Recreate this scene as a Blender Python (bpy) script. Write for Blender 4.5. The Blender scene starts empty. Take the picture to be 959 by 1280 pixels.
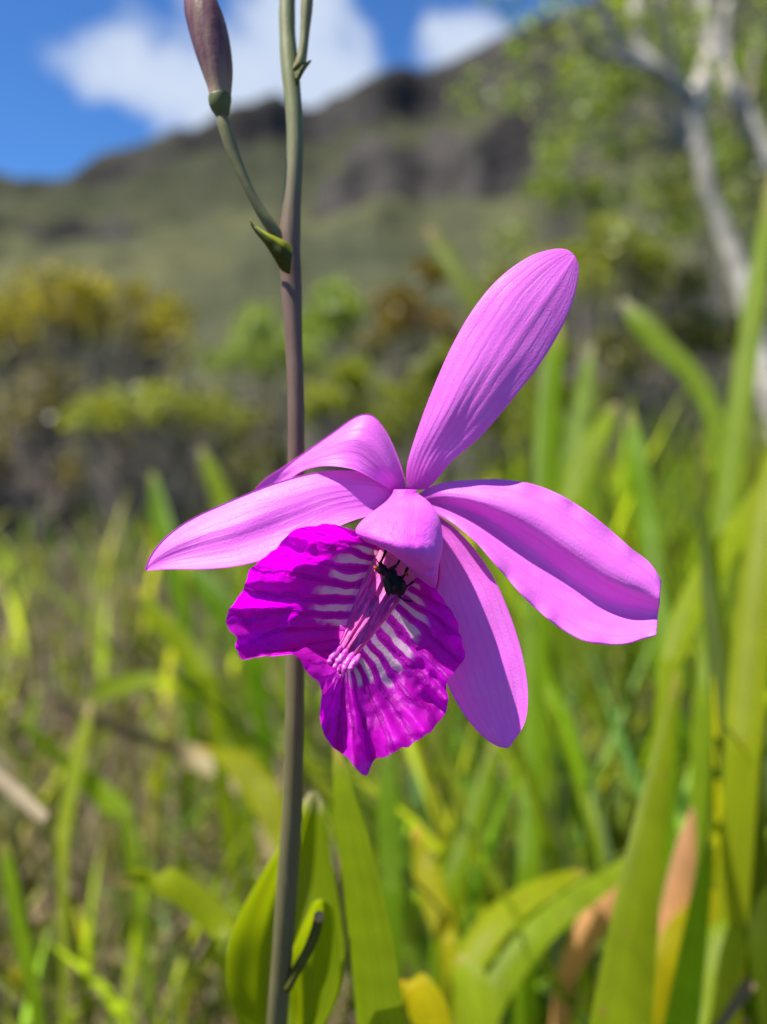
import bpy, bmesh, math, random
from mathutils import Vector, Matrix, noise

# ------------------------------------------------------------------ camera, sky, sun, exposure
SC = bpy.context.scene
COL = SC.collection
W, H, F = 959.0, 1280.0, 1038.0          # photograph size and focal length in its pixels
PITCH = math.radians(6.6)
FWD = Vector((0, math.cos(PITCH), -math.sin(PITCH)))
UP = Vector((0, math.sin(PITCH), math.cos(PITCH)))
RIGHT = Vector((1, 0, 0))
FLOWER = Vector((0, 0, 0.50))
EYE = FLOWER - FWD * 0.15

cam = bpy.data.cameras.new('camera')
cam.sensor_fit = 'HORIZONTAL'
cam.sensor_width = 36.0
cam.lens = 36.0 * F / W
cam.clip_start = 0.01
cam.clip_end = 5000
cam.dof.use_dof = True
cam.dof.focus_distance = 0.1485
cam.dof.aperture_fstop = cam.lens / 4.0
camo = bpy.data.objects.new('camera', cam)
COL.objects.link(camo)
camo.matrix_world = Matrix((
    (RIGHT.x, UP.x, -FWD.x, EYE.x), (RIGHT.y, UP.y, -FWD.y, EYE.y),
    (RIGHT.z, UP.z, -FWD.z, EYE.z), (0, 0, 0, 1)))
SC.camera = camo

SUN_TO = Vector((-0.44, -0.13, 0.88)).normalized()
SUN_EL = math.asin(SUN_TO.z)
SUN_AZ = math.atan2(SUN_TO.x, SUN_TO.y)
sun = bpy.data.lights.new('sun', 'SUN')
sun.energy = 4.2
sun.angle = math.radians(0.5)
sun.color = (1.0, 0.955, 0.89)
suno = bpy.data.objects.new('sun', sun)
COL.objects.link(suno)
suno.rotation_euler = (-SUN_TO).to_track_quat('-Z', 'Y').to_euler()

SC.view_settings.view_transform = 'Standard'
SC.view_settings.look = 'None'
SC.view_settings.exposure = 1.15
SC.view_settings.gamma = 1.0
SC.view_settings.use_curve_mapping = False
SC.cycles.max_bounces = 8
SC.cycles.transmission_bounces = 6
SC.cycles.diffuse_bounces = 4
SC.cycles.use_denoising = True


def P(px, py, d):
    """A point d metres along the optical axis seen at photograph pixel (px, py)."""
    return EYE + FWD * d + RIGHT * ((px - W / 2) / F * d) + UP * (-(py - H / 2) / F * d)


def project(p):
    v = p - EYE
    d = v.dot(FWD)
    if d < 1e-4:
        return None
    return (W / 2 + v.dot(RIGHT) / d * F, H / 2 - v.dot(UP) / d * F, d)


def ray(px, py):
    return (P(px, py, 1.0) - EYE).normalized()


class NT:
    """Small helper to write node trees."""
    def __init__(self, tree):
        self.t = tree
        self.n = tree.nodes
        self.l = tree.links

    def add(self, typ, _in=None, **props):
        nd = self.n.new(typ)
        for k, v in props.items():
            setattr(nd, k, v)
        for k, v in (_in or {}).items():
            if isinstance(v, bpy.types.NodeSocket):
                self.l.new(v, nd.inputs[k])
            else:
                nd.inputs[k].default_value = v
        return nd

    def math(self, op, a, b=0.0, c=None, clamp=False):
        nd = self.n.new('ShaderNodeMath')
        nd.operation = op
        nd.use_clamp = clamp
        for i, v in enumerate([a, b] + ([c] if c is not None else [])):
            if isinstance(v, bpy.types.NodeSocket):
                self.l.new(v, nd.inputs[i])
            else:
                nd.inputs[i].default_value = v
        return nd.outputs[0]

    def smooth(self, v, a, b):
        nd = self.n.new('ShaderNodeMapRange')
        nd.interpolation_type = 'SMOOTHSTEP'
        self.l.new(v, nd.inputs[0])
        nd.inputs[1].default_value = a
        nd.inputs[2].default_value = b
        return nd.outputs[0]

    def mix(self, f, a, b, blend='MIX'):
        nd = self.n.new('ShaderNodeMix')
        nd.data_type = 'RGBA'
        nd.blend_type = blend
        for s, v in ((nd.inputs[0], f), (nd.inputs[6], a), (nd.inputs[7], b)):
            if isinstance(v, bpy.types.NodeSocket):
                self.l.new(v, s)
            else:
                s.default_value = v if not isinstance(v, tuple) or len(v) == 4 else (*v, 1)
        return nd.outputs[2]

    def noise(self, vec, scale, detail=3, rough=0.5, dist=0.0):
        nd = self.add('ShaderNodeTexNoise', {'Scale': scale, 'Detail': detail, 'Roughness': rough, 'Distortion': dist})
        if vec is not None:
            self.l.new(vec, nd.inputs['Vector'])
        return nd.outputs['Fac']


world = bpy.data.worlds.new('World')
SC.world = world
world.use_nodes = True
wt = NT(world.node_tree)
wt.n.clear()
sky = wt.add('ShaderNodeTexSky', sky_type='NISHITA', sun_disc=False)
sky.sun_elevation = SUN_EL
sky.sun_rotation = SUN_AZ
sky.altitude = 1200
sky.air_density = 1.0
sky.dust_density = 0.15
sky.ozone_density = 3.0
geo = wt.add('ShaderNodeNewGeometry')
dirv = wt.add('ShaderNodeVectorMath', {0: geo.outputs['Incoming']}, operation='SCALE')
dirv.inputs['Scale'].default_value = -1.0
D = dirv.outputs[0]
warp = wt.add('ShaderNodeTexNoise', {'Scale': 5.0, 'Detail': 5.0, 'Roughness': 0.6})
wt.l.new(D, warp.inputs['Vector'])
wo = wt.add('ShaderNodeVectorMath', {0: warp.outputs['Color'], 1: (0.5, 0.5, 0.5)}, operation='SUBTRACT')
ws = wt.add('ShaderNodeVectorMath', {0: wo.outputs[0]}, operation='SCALE')
ws.inputs['Scale'].default_value = 0.22
wd = wt.add('ShaderNodeVectorMath', {0: D, 1: ws.outputs[0]}, operation='ADD')
# fair-weather cumulus round the whole sky: a direction, a half width and a half height each
CLOUDS = []
for cx, cy, hw, hh in ((185, 100, 120, 62), (300, 85, 150, 85), (400, 95, 100, 78), (350, 20, 90, 70), (612, 50, 62, 40)):
    CLOUDS.append((ray(cx, cy), hw / F, hh / F))
_r = random.Random(7)
for i in range(9):
    az = math.radians(55 + i * 29 + _r.uniform(-6, 6))
    el = math.radians(_r.uniform(24, 50))
    CLOUDS.append((Vector((math.sin(az) * math.cos(el), math.cos(az) * math.cos(el), math.sin(el))),
                   _r.uniform(0.10, 0.2), _r.uniform(0.05, 0.09)))
total = None
for c, hw, hh in CLOUDS:
    ex = Vector((c.y, -c.x, 0)).normalized()
    ez = ex.cross(c)
    dx = wt.add('ShaderNodeVectorMath', {0: wd.outputs[0], 1: ex / hw}, operation='DOT_PRODUCT').outputs['Value']
    dz = wt.add('ShaderNodeVectorMath', {0: wd.outputs[0], 1: ez / hh}, operation='DOT_PRODUCT').outputs['Value']
    dc = wt.add('ShaderNodeVectorMath', {0: D, 1: c}, operation='DOT_PRODUCT').outputs['Value']
    q = wt.math('ADD', wt.math('MULTIPLY', dx, dx), wt.math('MULTIPLY', dz, dz))
    m = wt.math('MULTIPLY', wt.math('SUBTRACT', 1.0, q, clamp=True), wt.math('GREATER_THAN', dc, 0.5))
    total = m if total is None else wt.math('MAXIMUM', total, m)
fine = wt.noise(D, 14.0, 4, 0.55)
dens = wt.math('ADD', total, wt.math('MULTIPLY', wt.math('SUBTRACT', fine, 0.5), 0.7))
dens = wt.math('MULTIPLY', dens, wt.smooth(total, 0.0, 0.15))
cl = wt.math('MULTIPLY', wt.smooth(dens, 0.0, 0.95), 0.9)
skyc = wt.mix(1.0, sky.outputs[0], (0.46, 0.82, 1.24), 'MULTIPLY')
skym = wt.mix(cl, skyc, (5.2, 5.9, 7.1, 1))
bg = wt.add('ShaderNodeBackground', {'Color': skym, 'Strength': 0.060})
wo_ = wt.add('ShaderNodeOutputWorld')
wt.l.new(bg.outputs[0], wo_.inputs['Surface'])

# ------------------------------------------------------------------ helpers
RNG = random.Random(11)


def tag(o, label=None, cat=None, group=None, kind=None):
    for k, v in (('label', label), ('category', cat), ('group', group), ('kind', kind)):
        if v:
            o[k] = v
    return o


def link(o, parent=None):
    COL.objects.link(o)
    if parent is not None:
        o.parent = parent
        o.matrix_parent_inverse = Matrix.Translation(-ORIGIN.get(parent.name, Vector()))
    return o


ORIGIN = {}


def empty(name, loc, parent=None):
    o = bpy.data.objects.new(name, None)
    o.empty_display_size = 0.02
    link(o, parent)
    if parent is None:
        o.location = loc
        ORIGIN[o.name] = Vector(loc)
    else:
        # children of a thing stay in world coordinates; give the empty the thing's own frame
        o.matrix_parent_inverse = Matrix.Identity(4)
        ORIGIN[o.name] = ORIGIN[parent.name]
    return o


def mesh(name, verts, faces, mat, parent=None, uvs=None, smooth=True, cols=None):
    me = bpy.data.meshes.new(name)
    me.from_pydata([tuple(v) for v in verts], [], faces)
    if uvs is not None:
        ul = me.uv_layers.new(name='UVMap')
        vi = [0] * len(me.loops)
        me.loops.foreach_get('vertex_index', vi)
        flat = []
        for i in vi:
            flat += [uvs[i][0], uvs[i][1]]
        ul.data.foreach_set('uv', flat)
    if cols is not None:
        ca = me.color_attributes.new('tint', 'FLOAT_COLOR', 'POINT')
        flat = []
        for c in cols:
            flat += [c[0], c[1], c[2], 1.0]
        ca.data.foreach_set('color', flat)
    if smooth:
        me.polygons.foreach_set('use_smooth', [True] * len(me.polygons))
    me.materials.append(mat)
    o = bpy.data.objects.new(name, me)
    link(o, parent)
    return o


def catmull(pts, n):
    """n samples through equally spaced control tuples."""
    m = len(pts)
    out = []
    for i in range(n):
        t = i / (n - 1) * (m - 1)
        k = min(int(t), m - 2)
        f = t - k
        p1, p2 = pts[k], pts[k + 1]
        p0 = pts[k - 1] if k > 0 else tuple(2 * a - b for a, b in zip(p1, p2))
        p3 = pts[k + 2] if k + 2 < m else tuple(2 * b - a for a, b in zip(p1, p2))
        out.append(tuple(0.5 * (2 * b + (c - a) * f + (2 * a - 5 * b + 4 * c - d) * f * f + (3 * b - a - 3 * c + d) * f ** 3)
                         for a, b, c, d in zip(p0, p1, p2, p3)))
    return out


def resample(pts, n):
    """catmull through control points, spaced by arc length in the first two coordinates"""
    fine = catmull(pts, 300)
    L = [0.0]
    for a, b in zip(fine, fine[1:]):
        L.append(L[-1] + math.hypot(a[0] - b[0], a[1] - b[1]))
    out = []
    j = 0
    for i in range(n):
        s = L[-1] * i / (n - 1)
        while j < len(L) - 2 and L[j + 1] < s:
            j += 1
        f = (s - L[j]) / max(L[j + 1] - L[j], 1e-9)
        f = min(max(f, 0), 1)
        out.append(tuple(a + (b - a) * f for a, b in zip(fine[j], fine[j + 1])))
    return out


def grid_faces(nu, nt):
    return [(i * nu + j, i * nu + j + 1, (i + 1) * nu + j + 1, (i + 1) * nu + j)
            for i in range(nt - 1) for j in range(nu - 1)]


def tube(path, radii, seg=10, caps=True):
    """verts, faces of a tapered tube along 3D points"""
    vs, fs = [], []
    n = len(path)
    ref = Vector((0.13, -0.9, 0.21)).normalized()
    for i, p in enumerate(path):
        t = (path[min(i + 1, n - 1)] - path[max(i - 1, 0)]).normalized()
        a = t.cross(ref)
        if a.length < 1e-3:
            a = t.cross(Vector((1, 0, 0)))
        a.normalize()
        b = t.cross(a).normalized()
        for k in range(seg):
            an = 2 * math.pi * k / seg
            vs.append(p + (a * math.cos(an) + b * math.sin(an)) * radii[i])
    for i in range(n - 1):
        for k in range(seg):
            fs.append((i * seg + k, i * seg + (k + 1) % seg, (i + 1) * seg + (k + 1) % seg, (i + 1) * seg + k))
    if caps:
        fs.append(tuple(range(seg - 1, -1, -1)))
        fs.append(tuple((n - 1) * seg + k for k in range(seg)))
    return vs, fs


def join(lists):
    vs, fs = [], []
    for v, f in lists:
        o = len(vs)
        vs += v
        fs += [tuple(i + o for i in q) for q in f]
    return vs, fs


def smoothstep(x, a, b):
    t = min(max((x - a) / (b - a), 0), 1)
    return t * t * (3 - 2 * t)


def interp(x, tab):
    if x <= tab[0][0]:
        return tab[0][1]
    for (a, va), (b, vb) in zip(tab, tab[1:]):
        if x <= b:
            f = (x - a) / (b - a)
            return va + (vb - va) * f
    return tab[-1][1]


# ------------------------------------------------------------------ materials
def new_mat(name):
    m = bpy.data.materials.new(name)
    m.use_nodes = True
    t = NT(m.node_tree)
    t.n.clear()
    out = t.add('ShaderNodeOutputMaterial')
    return m, t, out


def petal_material(name, base, deep, pale, sss=0.0, veins=9.0, vein_amt=0.35, spec=0.3, bump=0.25, trans=0.30):
    m, t, out = new_mat(name)
    uv = t.add('ShaderNodeUVMap', uv_map='UVMap').outputs[0]
    sep = t.add('ShaderNodeSeparateXYZ', {0: uv})
    u, v = sep.outputs[0], sep.outputs[1]
    obj = t.add('ShaderNodeTexCoord').outputs['Object']
    n1 = t.noise(obj, 260.0, 4, 0.6)
    n2 = t.noise(obj, 2600.0, 3, 0.6)
    wob = t.math('MULTIPLY', t.math('SUBTRACT', t.noise(obj, 120.0, 2), 0.5), 0.10)
    lines = t.math('SINE', t.math('MULTIPLY', t.math('ADD', u, wob), 2 * math.pi * veins))
    lines = t.smooth(lines, 0.55, 1.0)
    lines = t.math('MULTIPLY', lines, t.smooth(n1, 0.3, 0.7))
    c = t.mix(t.math('MULTIPLY', lines, vein_amt), base, deep)
    c = t.mix(t.math('MULTIPLY', t.smooth(n1, 0.35, 0.8), 0.35), c, pale)
    c = t.mix(t.math('MULTIPLY', t.smooth(v, 0.16, 0.0), 0.75), c, deep)
    hgt = t.math('ADD', t.math('MULTIPLY', n2, 0.5), t.math('MULTIPLY', lines, -0.22))
    bp = t.add('ShaderNodeBump', {'Strength': bump, 'Distance': 0.0004, 'Height': hgt})
    b = t.add('ShaderNodeBsdfPrincipled', {'Base Color': c, 'Roughness': 0.42, 'Subsurface Weight': sss,
                                          'Subsurface Radius': (1.0, 0.45, 1.0), 'Subsurface Scale': 0.0010,
                                          'Specular IOR Level': spec, 'Normal': bp.outputs[0],
                                          'Sheen Weight': 0.08, 'Sheen Roughness': 0.4})
    if trans > 0:
        tr = t.add('ShaderNodeBsdfTranslucent', {'Color': t.mix(1.0, c, (1.0, 0.72, 0.95, 1), 'MULTIPLY'), 'Normal': bp.outputs[0]})
        mx = t.add('ShaderNodeMixShader', {0: trans, 1: b.outputs[0], 2: tr.outputs[0]})
        t.l.new(mx.outputs[0], out.inputs['Surface'])
    else:
        t.l.new(b.outputs[0], out.inputs['Surface'])
    return m


def leaf_material(name, color, trans, var=0.35, rough=0.38, tint=False, mixw=0.45, scale=40.0, spec=0.5, tip=None, blade=False, edge=None):
    """thin leaf: gloss and diffuse on top, light shining through"""
    m, t, out = new_mat(name)
    obj = t.add('ShaderNodeTexCoord').outputs['Object']
    n = t.noise(obj, scale, 3, 0.6)
    v = t.math('ADD', 1.0 - var / 2, t.math('MULTIPLY', n, var))
    hsv = t.add('ShaderNodeHueSaturation', {'Color': (*color, 1), 'Value': v})
    hst = t.add('ShaderNodeHueSaturation', {'Color': (*trans, 1), 'Value': v})
    c, ct = hsv.outputs[0], hst.outputs[0]
    if blade:
        # parallel veins, old brown flecks and a drying tip
        uvb = t.add('ShaderNodeUVMap', uv_map='UVMap').outputs[0]
        sb = t.add('ShaderNodeSeparateXYZ', {0: uvb})
        mpb = t.add('ShaderNodeMapping', {0: uvb, 'Scale': (16.0, 1.3, 1.0)}).outputs[0]
        st = t.noise(mpb, 1.0, 3, 0.7)
        k = t.math('ADD', 0.62, t.math('MULTIPLY', st, 0.76))
        kk = t.add('ShaderNodeCombineColor', {0: k, 1: k, 2: k}).outputs[0]
        c = t.mix(1.0, c, kk, 'MULTIPLY')
        ct = t.mix(1.0, ct, kk, 'MULTIPLY')
        fl = t.math('MULTIPLY', t.smooth(t.noise(obj, 120.0, 4, 0.7), 0.62, 0.72), 0.7)
        c = t.mix(fl, c, (0.26, 0.17, 0.05))
        ct = t.mix(fl, ct, (0.20, 0.11, 0.03))
        dt = t.math('MULTIPLY', t.smooth(t.math('ADD', sb.outputs[1], t.math('MULTIPLY', st, 0.10)), 0.90, 1.06), 0.8)
        c = t.mix(dt, c, (0.40, 0.30, 0.10))
        ct = t.mix(dt, ct, (0.40, 0.28, 0.08))
    if edge:  # lit rim painted into the colour along one side
        ue = t.add('ShaderNodeSeparateXYZ', {0: t.add('ShaderNodeUVMap', uv_map='UVMap').outputs[0]}).outputs[0]
        te = t.smooth(ue, 0.30, 0.12)
        c = t.mix(te, c, edge)
        ct = t.mix(te, ct, edge)
    if tip:
        uv = t.add('ShaderNodeUVMap', uv_map='UVMap').outputs[0]
        tv = t.smooth(t.math('ADD', t.add('ShaderNodeSeparateXYZ', {0: uv}).outputs[1], t.math('MULTIPLY', n, 0.06)), 0.14, 0.05)
        c = t.mix(tv, c, tip)
        ct = t.mix(tv, ct, tip)
    if tint:
        at = t.add('ShaderNodeAttribute', attribute_name='tint').outputs['Color']
        c = t.mix(1.0, c, at, 'MULTIPLY')
        ct = t.mix(1.0, ct, at, 'MULTIPLY')
    b = t.add('ShaderNodeBsdfPrincipled', {'Base Color': c, 'Roughness': rough, 'Specular IOR Level': spec})
    tr = t.add('ShaderNodeBsdfTranslucent', {'Color': ct})
    mx = t.add('ShaderNodeMixShader', {0: mixw, 1: b.outputs[0], 2: tr.outputs[0]})
    t.l.new(mx.outputs[0], out.inputs['Surface'])
    return m


def plain_material(name, c1, c2, scale=60.0, rough=0.6, spec=0.3, bump=0.3, dist=0.001, detail=4, sss=0.0):
    m, t, out = new_mat(name)
    obj = t.add('ShaderNodeTexCoord').outputs['Object']
    n = t.noise(obj, scale, detail, 0.6)
    c = t.mix(t.smooth(n, 0.3, 0.7), c1, c2)
    bp = t.add('ShaderNodeBump', {'Strength': bump, 'Distance': dist, 'Height': n})
    b = t.add('ShaderNodeBsdfPrincipled', {'Base Color': c, 'Roughness': rough, 'Specular IOR Level': spec,
                                          'Normal': bp.outputs[0], 'Subsurface Weight': sss,
                                          'Subsurface Radius': (1, .8, .4), 'Subsurface Scale': 0.0006})
    t.l.new(b.outputs[0], out.inputs['Surface'])
    return m


M = {}
M['petal'] = petal_material('petal', (0.92, 0.18, 0.82), (0.70, 0.04, 0.54), (0.95, 0.32, 0.90), bump=0.45, vein_amt=0.28)
M['column'] = petal_material('column', (0.78, 0.10, 0.70), (0.66, 0.06, 0.55), (0.86, 0.24, 0.82), veins=2.0, vein_amt=0.1, bump=1.0, sss=0.8, trans=0.0)
M['stem'] = plain_material('stem', (0.085, 0.062, 0.035), (0.15, 0.135, 0.055), 130, 0.5, 0.35, 0.25, 0.0005)
M['stem_green'] = plain_material('stem_green', (0.16, 0.145, 0.055), (0.22, 0.205, 0.085), 150, 0.5, 0.35, 0.2, 0.0004)
M['bud_cap'] = plain_material('bud_cap', (0.07, 0.085, 0.02), (0.12, 0.135, 0.03), 150, 0.5, 0.4)
M['bract'] = leaf_material('bract', (0.055, 0.065, 0.012), (0.10, 0.12, 0.01), 0.4, 0.4, spec=0.2, edge=(0.42, 0.44, 0.03))  # edge colour paints the sunlit upper rim of the bract
M['orchid_leaf'] = leaf_material('orchid_leaf', (0.12, 0.165, 0.004), (0.50, 0.60, 0.004), 0.35, 0.45, mixw=0.5, scale=60, spec=0.2)
M['tipped_leaf'] = leaf_material('tipped_leaf', (0.12, 0.165, 0.004), (0.50, 0.60, 0.004), 0.35, 0.45, mixw=0.5, scale=60, spec=0.2, tip=(0.55, 0.5, 0.22))
M['stub'] = plain_material('stub', (0.09, 0.085, 0.012), (0.14, 0.13, 0.025), 150, 0.8, 0.1)
M['cut'] = plain_material('cut', (0.5, 0.30, 0.10), (0.6, 0.38, 0.14), 400, 0.9, 0.05)
M['bee'] = plain_material('bee', (0.006, 0.005, 0.005), (0.014, 0.011, 0.010), 900, 0.45, 0.2, 0.5, 0.0002)
M['pollen'] = plain_material('pollen', (0.30, 0.04, 0.012), (0.42, 0.08, 0.015), 2000, 0.8, 0.2)
M['wing'] = leaf_material('wing', (0.008, 0.006, 0.006), (0.02, 0.014, 0.012), 0.3, 0.35, spec=0.2)
M['blade'] = leaf_material('blade', (0.14, 0.19, 0.008), (0.50, 0.60, 0.008), 0.5, 0.42, tint=True, mixw=0.58, spec=0.10, blade=True, scale=35)
M['dry'] = leaf_material('dry', (0.30, 0.24, 0.15), (0.3, 0.22, 0.12), 0.5, 0.6, tint=True, mixw=0.25, scale=50)
M['foliage'] = leaf_material('foliage', (0.12, 0.135, 0.03), (0.30, 0.33, 0.04), 0.5, 0.4, tint=True, mixw=0.4, scale=3)
M['twig'] = plain_material('twig', (0.20, 0.16, 0.125), (0.34, 0.29, 0.24), 30, 0.8, 0.2, 0.5, 0.004)
M['pale_bark'] = plain_material('pale_bark', (0.24, 0.21, 0.17), (0.56, 0.51, 0.42), 16, 0.8, 0.2, 0.6, 0.006)


def lip_material():
    m, t, out = new_mat('lip')
    uv = t.add('ShaderNodeUVMap', uv_map='UVMap').outputs[0]
    sep = t.add('ShaderNodeSeparateXYZ', {0: uv})
    u, s = sep.outputs[0], sep.outputs[1]
    obj = t.add('ShaderNodeTexCoord').outputs['Object']
    n0 = t.noise(obj, 170.0, 3, 0.6)
    n1 = t.noise(obj, 500.0, 3, 0.6)
    n2 = t.noise(obj, 3200.0, 2, 0.6)
    base = t.mix(t.smooth(n0, 0.3, 0.7), (0.46, 0.004, 0.44), (0.60, 0.012, 0.58))
    # raised dark veins branching from the throat to the frilled margin
    wob = t.math('MULTIPLY', t.math('SUBTRACT', t.noise(obj, 150.0, 3), 0.5), 0.040)
    ph = t.math('ADD', t.math('ADD', u, wob), t.math('MULTIPLY', t.math('SUBTRACT', t.noise(obj, 70.0, 1), 0.5), 0.05))
    st = t.math('SINE', t.math('MULTIPLY', ph, 2 * math.pi * 26.0))
    st = t.math('ADD', st, t.math('MULTIPLY', t.math('SUBTRACT', t.noise(obj, 330.0, 3, 0.6), 0.5), 1.3))
    # white windows between the veins
    reach = t.add('ShaderNodeFloatCurve', {1: u})
    cv = reach.mapping.curves[0]
    for i, (x, y) in enumerate(((0.0, 0.10), (0.10, 0.34), (0.24, 0.36), (0.34, 0.06), (0.58, 0.04), (0.68, 0.36), (0.84, 0.50), (0.94, 0.44), (1.0, 0.2))):
        if i == 0:
            cv.points[0].location = (x, y)
        elif i == 8:
            cv.points[-1].location = (x, y)
        else:
            cv.points.new(x, y)
    reach.mapping.update()
    end = t.math('ADD', reach.outputs[0], t.math('MULTIPLY', t.math('SUBTRACT', n0, 0.5), 0.55))
    inside = t.math('SUBTRACT', end, s)
    win = t.math('MULTIPLY', t.smooth(st, 0.0, 0.5), t.smooth(inside, 0.0, 0.14))
    win = t.math('MULTIPLY', win, 0.92)
    c = t.mix(win, base, (0.86, 0.60, 0.76))
    vein = t.smooth(st, -0.6, -1.0)
    c = t.mix(t.math('MULTIPLY', vein, 0.55), c, (0.30, 0.004, 0.30))
    hgt = t.math('ADD', t.math('MULTIPLY', n2, 0.3), t.math('ADD', t.math('MULTIPLY', vein, 0.7), t.math('MULTIPLY', n1, 0.5)))
    bp = t.add('ShaderNodeBump', {'Strength': 0.7, 'Distance': 0.0005, 'Height': hgt})
    b = t.add('ShaderNodeBsdfPrincipled', {'Base Color': c, 'Roughness': 0.46, 'Specular IOR Level': 0.28, 'Normal': bp.outputs[0]})
    tc = t.mix(win, (0.95, 0.0, 0.90), (0.95, 0.55, 0.82))
    tr = t.add('ShaderNodeBsdfTranslucent', {'Color': t.mix(t.math('MULTIPLY', vein, 0.5), tc, (0.5, 0.0, 0.45)), 'Normal': bp.outputs[0]})
    mx = t.add('ShaderNodeMixShader', {0: 0.58, 1: b.outputs[0], 2: tr.outputs[0]})
    t.l.new(mx.outputs[0], out.inputs['Surface'])
    return m


def callus_material():
    m, t, out = new_mat('callus')
    uv = t.add('ShaderNodeUVMap', uv_map='UVMap').outputs[0]
    sep = t.add('ShaderNodeSeparateXYZ', {0: uv})
    u, v = sep.outputs[0], sep.outputs[1]
    obj = t.add('ShaderNodeTexCoord').outputs['Object']
    n = t.noise(obj, 420.0, 5, 0.7)
    mp = t.add('ShaderNodeMapping', {0: uv, 'Scale': (26.0, 7.0, 1.0)}).outputs[0]
    n2 = t.noise(mp, 1.0, 4, 0.7, 0.6)
    c = t.mix(t.smooth(n2, 0.42, 0.6), (0.44, 0.012, 0.27), (0.74, 0.09, 0.44))
    edge = t.math('ABSOLUTE', t.math('SUBTRACT', u, 0.5))
    e = t.math('MULTIPLY', t.smooth(edge, 0.36, 0.47), t.smooth(n, 0.25, 0.5))
    c = t.mix(t.math('MULTIPLY', e, 0.8), c, (0.86, 0.45, 0.48))
    c = t.mix(t.math('MULTIPLY', t.smooth(v, 0.25, 0.0), 0.8), c, (0.85, 0.22, 0.40))
    bp = t.add('ShaderNodeBump', {'Strength': 0.6, 'Distance': 0.0006, 'Height': n2})
    b = t.add('ShaderNodeBsdfPrincipled', {'Base Color': c, 'Roughness': 0.5, 'Subsurface Weight': 0.5,
                                          'Subsurface Radius': (1.0, 0.4, 0.7), 'Subsurface Scale': 0.0006,
                                          'Normal': bp.outputs[0]})
    t.l.new(b.outputs[0], out.inputs['Surface'])
    return m


M['lip'] = lip_material()
M['callus'] = callus_material()
M['throat'] = plain_material('throat', (0.62, 0.03, 0.36), (0.78, 0.10, 0.50), 300, 0.5, 0.3, 0.3, 0.0004, sss=0.4)


def terrain_material():
    m, t, out = new_mat('hillside')
    pos = t.add('ShaderNodeNewGeometry')
    nz = t.add('ShaderNodeSeparateXYZ', {0: pos.outputs['True Normal']}).outputs[2]
    p = pos.outputs['Position']
    big = t.noise(p, 0.045, 4, 0.6)
    mid = t.noise(p, 0.28, 4, 0.65)
    fine = t.noise(p, 1.4, 3, 0.6)
    veg = t.mix(t.smooth(big, 0.35, 0.65), (0.044, 0.050, 0.024), (0.088, 0.088, 0.036))
    veg = t.mix(t.math('MULTIPLY', t.smooth(mid, 0.45, 0.7), 0.6), veg, (0.024, 0.028, 0.018))
    veg = t.mix(t.math('MULTIPLY', t.smooth(fine, 0.5, 0.75), 0.35), veg, (0.12, 0.115, 0.055))
    # darker scrub on the high ground, grassy below
    hz = t.add('ShaderNodeSeparateXYZ', {0: p}).outputs[2]
    up = t.smooth(t.math('ADD', hz, t.math('MULTIPLY', t.math('SUBTRACT', big, 0.5), 40.0)), 16.0, 48.0)
    veg = t.mix(t.math('MULTIPLY', up, 0.85), veg, t.mix(t.smooth(mid, 0.35, 0.65), (0.018, 0.022, 0.012), (0.040, 0.042, 0.020)))
    rock = t.mix(t.smooth(mid, 0.3, 0.7), (0.022, 0.020, 0.019), (0.065, 0.058, 0.052))
    steep = t.math('ADD', nz, t.math('MULTIPLY', t.math('SUBTRACT', mid, 0.5), 0.5))
    c = t.mix(t.smooth(steep, 0.5, 0.72), rock, veg)
    bp = t.add('ShaderNodeBump', {'Strength': 0.8, 'Distance': 1.2, 'Height': mid})
    b = t.add('ShaderNodeBsdfPrincipled', {'Base Color': c, 'Roughness': 0.9, 'Specular IOR Level': 0.1, 'Normal': bp.outputs[0]})
    t.l.new(b.outputs[0], out.inputs['Surface'])
    return m


def ground_material():
    m, t, out = new_mat('ground_soil')
    p = t.add('ShaderNodeNewGeometry').outputs['Position']
    a = t.noise(p, 9.0, 5, 0.65)
    b_ = t.noise(p, 60.0, 4, 0.7)
    c_ = t.noise(p, 1.2, 3, 0.5)
    c = t.mix(t.smooth(a, 0.35, 0.65), (0.035, 0.028, 0.020), (0.10, 0.08, 0.055))
    c = t.mix(t.math('MULTIPLY', t.smooth(b_, 0.5, 0.7), 0.6), c, (0.24, 0.20, 0.15))
    c = t.mix(t.math('MULTIPLY', t.smooth(c_, 0.4, 0.65), 0.6), c, (0.065, 0.085, 0.025))
    bp = t.add('ShaderNodeBump', {'Strength': 0.8, 'Distance': 0.02, 'Height': b_})
    b = t.add('ShaderNodeBsdfPrincipled', {'Base Color': c, 'Roughness': 0.9, 'Specular IOR Level': 0.2, 'Normal': bp.outputs[0]})
    t.l.new(b.outputs[0], out.inputs['Surface'])
    return m


# ------------------------------------------------------------------ ground and hill
def ground_z(x, y):
    r = math.hypot(x, y)
    a = 0.03 * noise.noise(Vector((x * 1.3, y * 1.3, 3.0))) + 0.012 * noise.noise(Vector((x * 6, y * 6, 1.0)))
    b = 0.25 * noise.noise(Vector((x * 0.12, y * 0.12, 7.0))) * smoothstep(r, 2, 8)
    return a * smoothstep(r, 0.05, 0.5) + b


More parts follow.
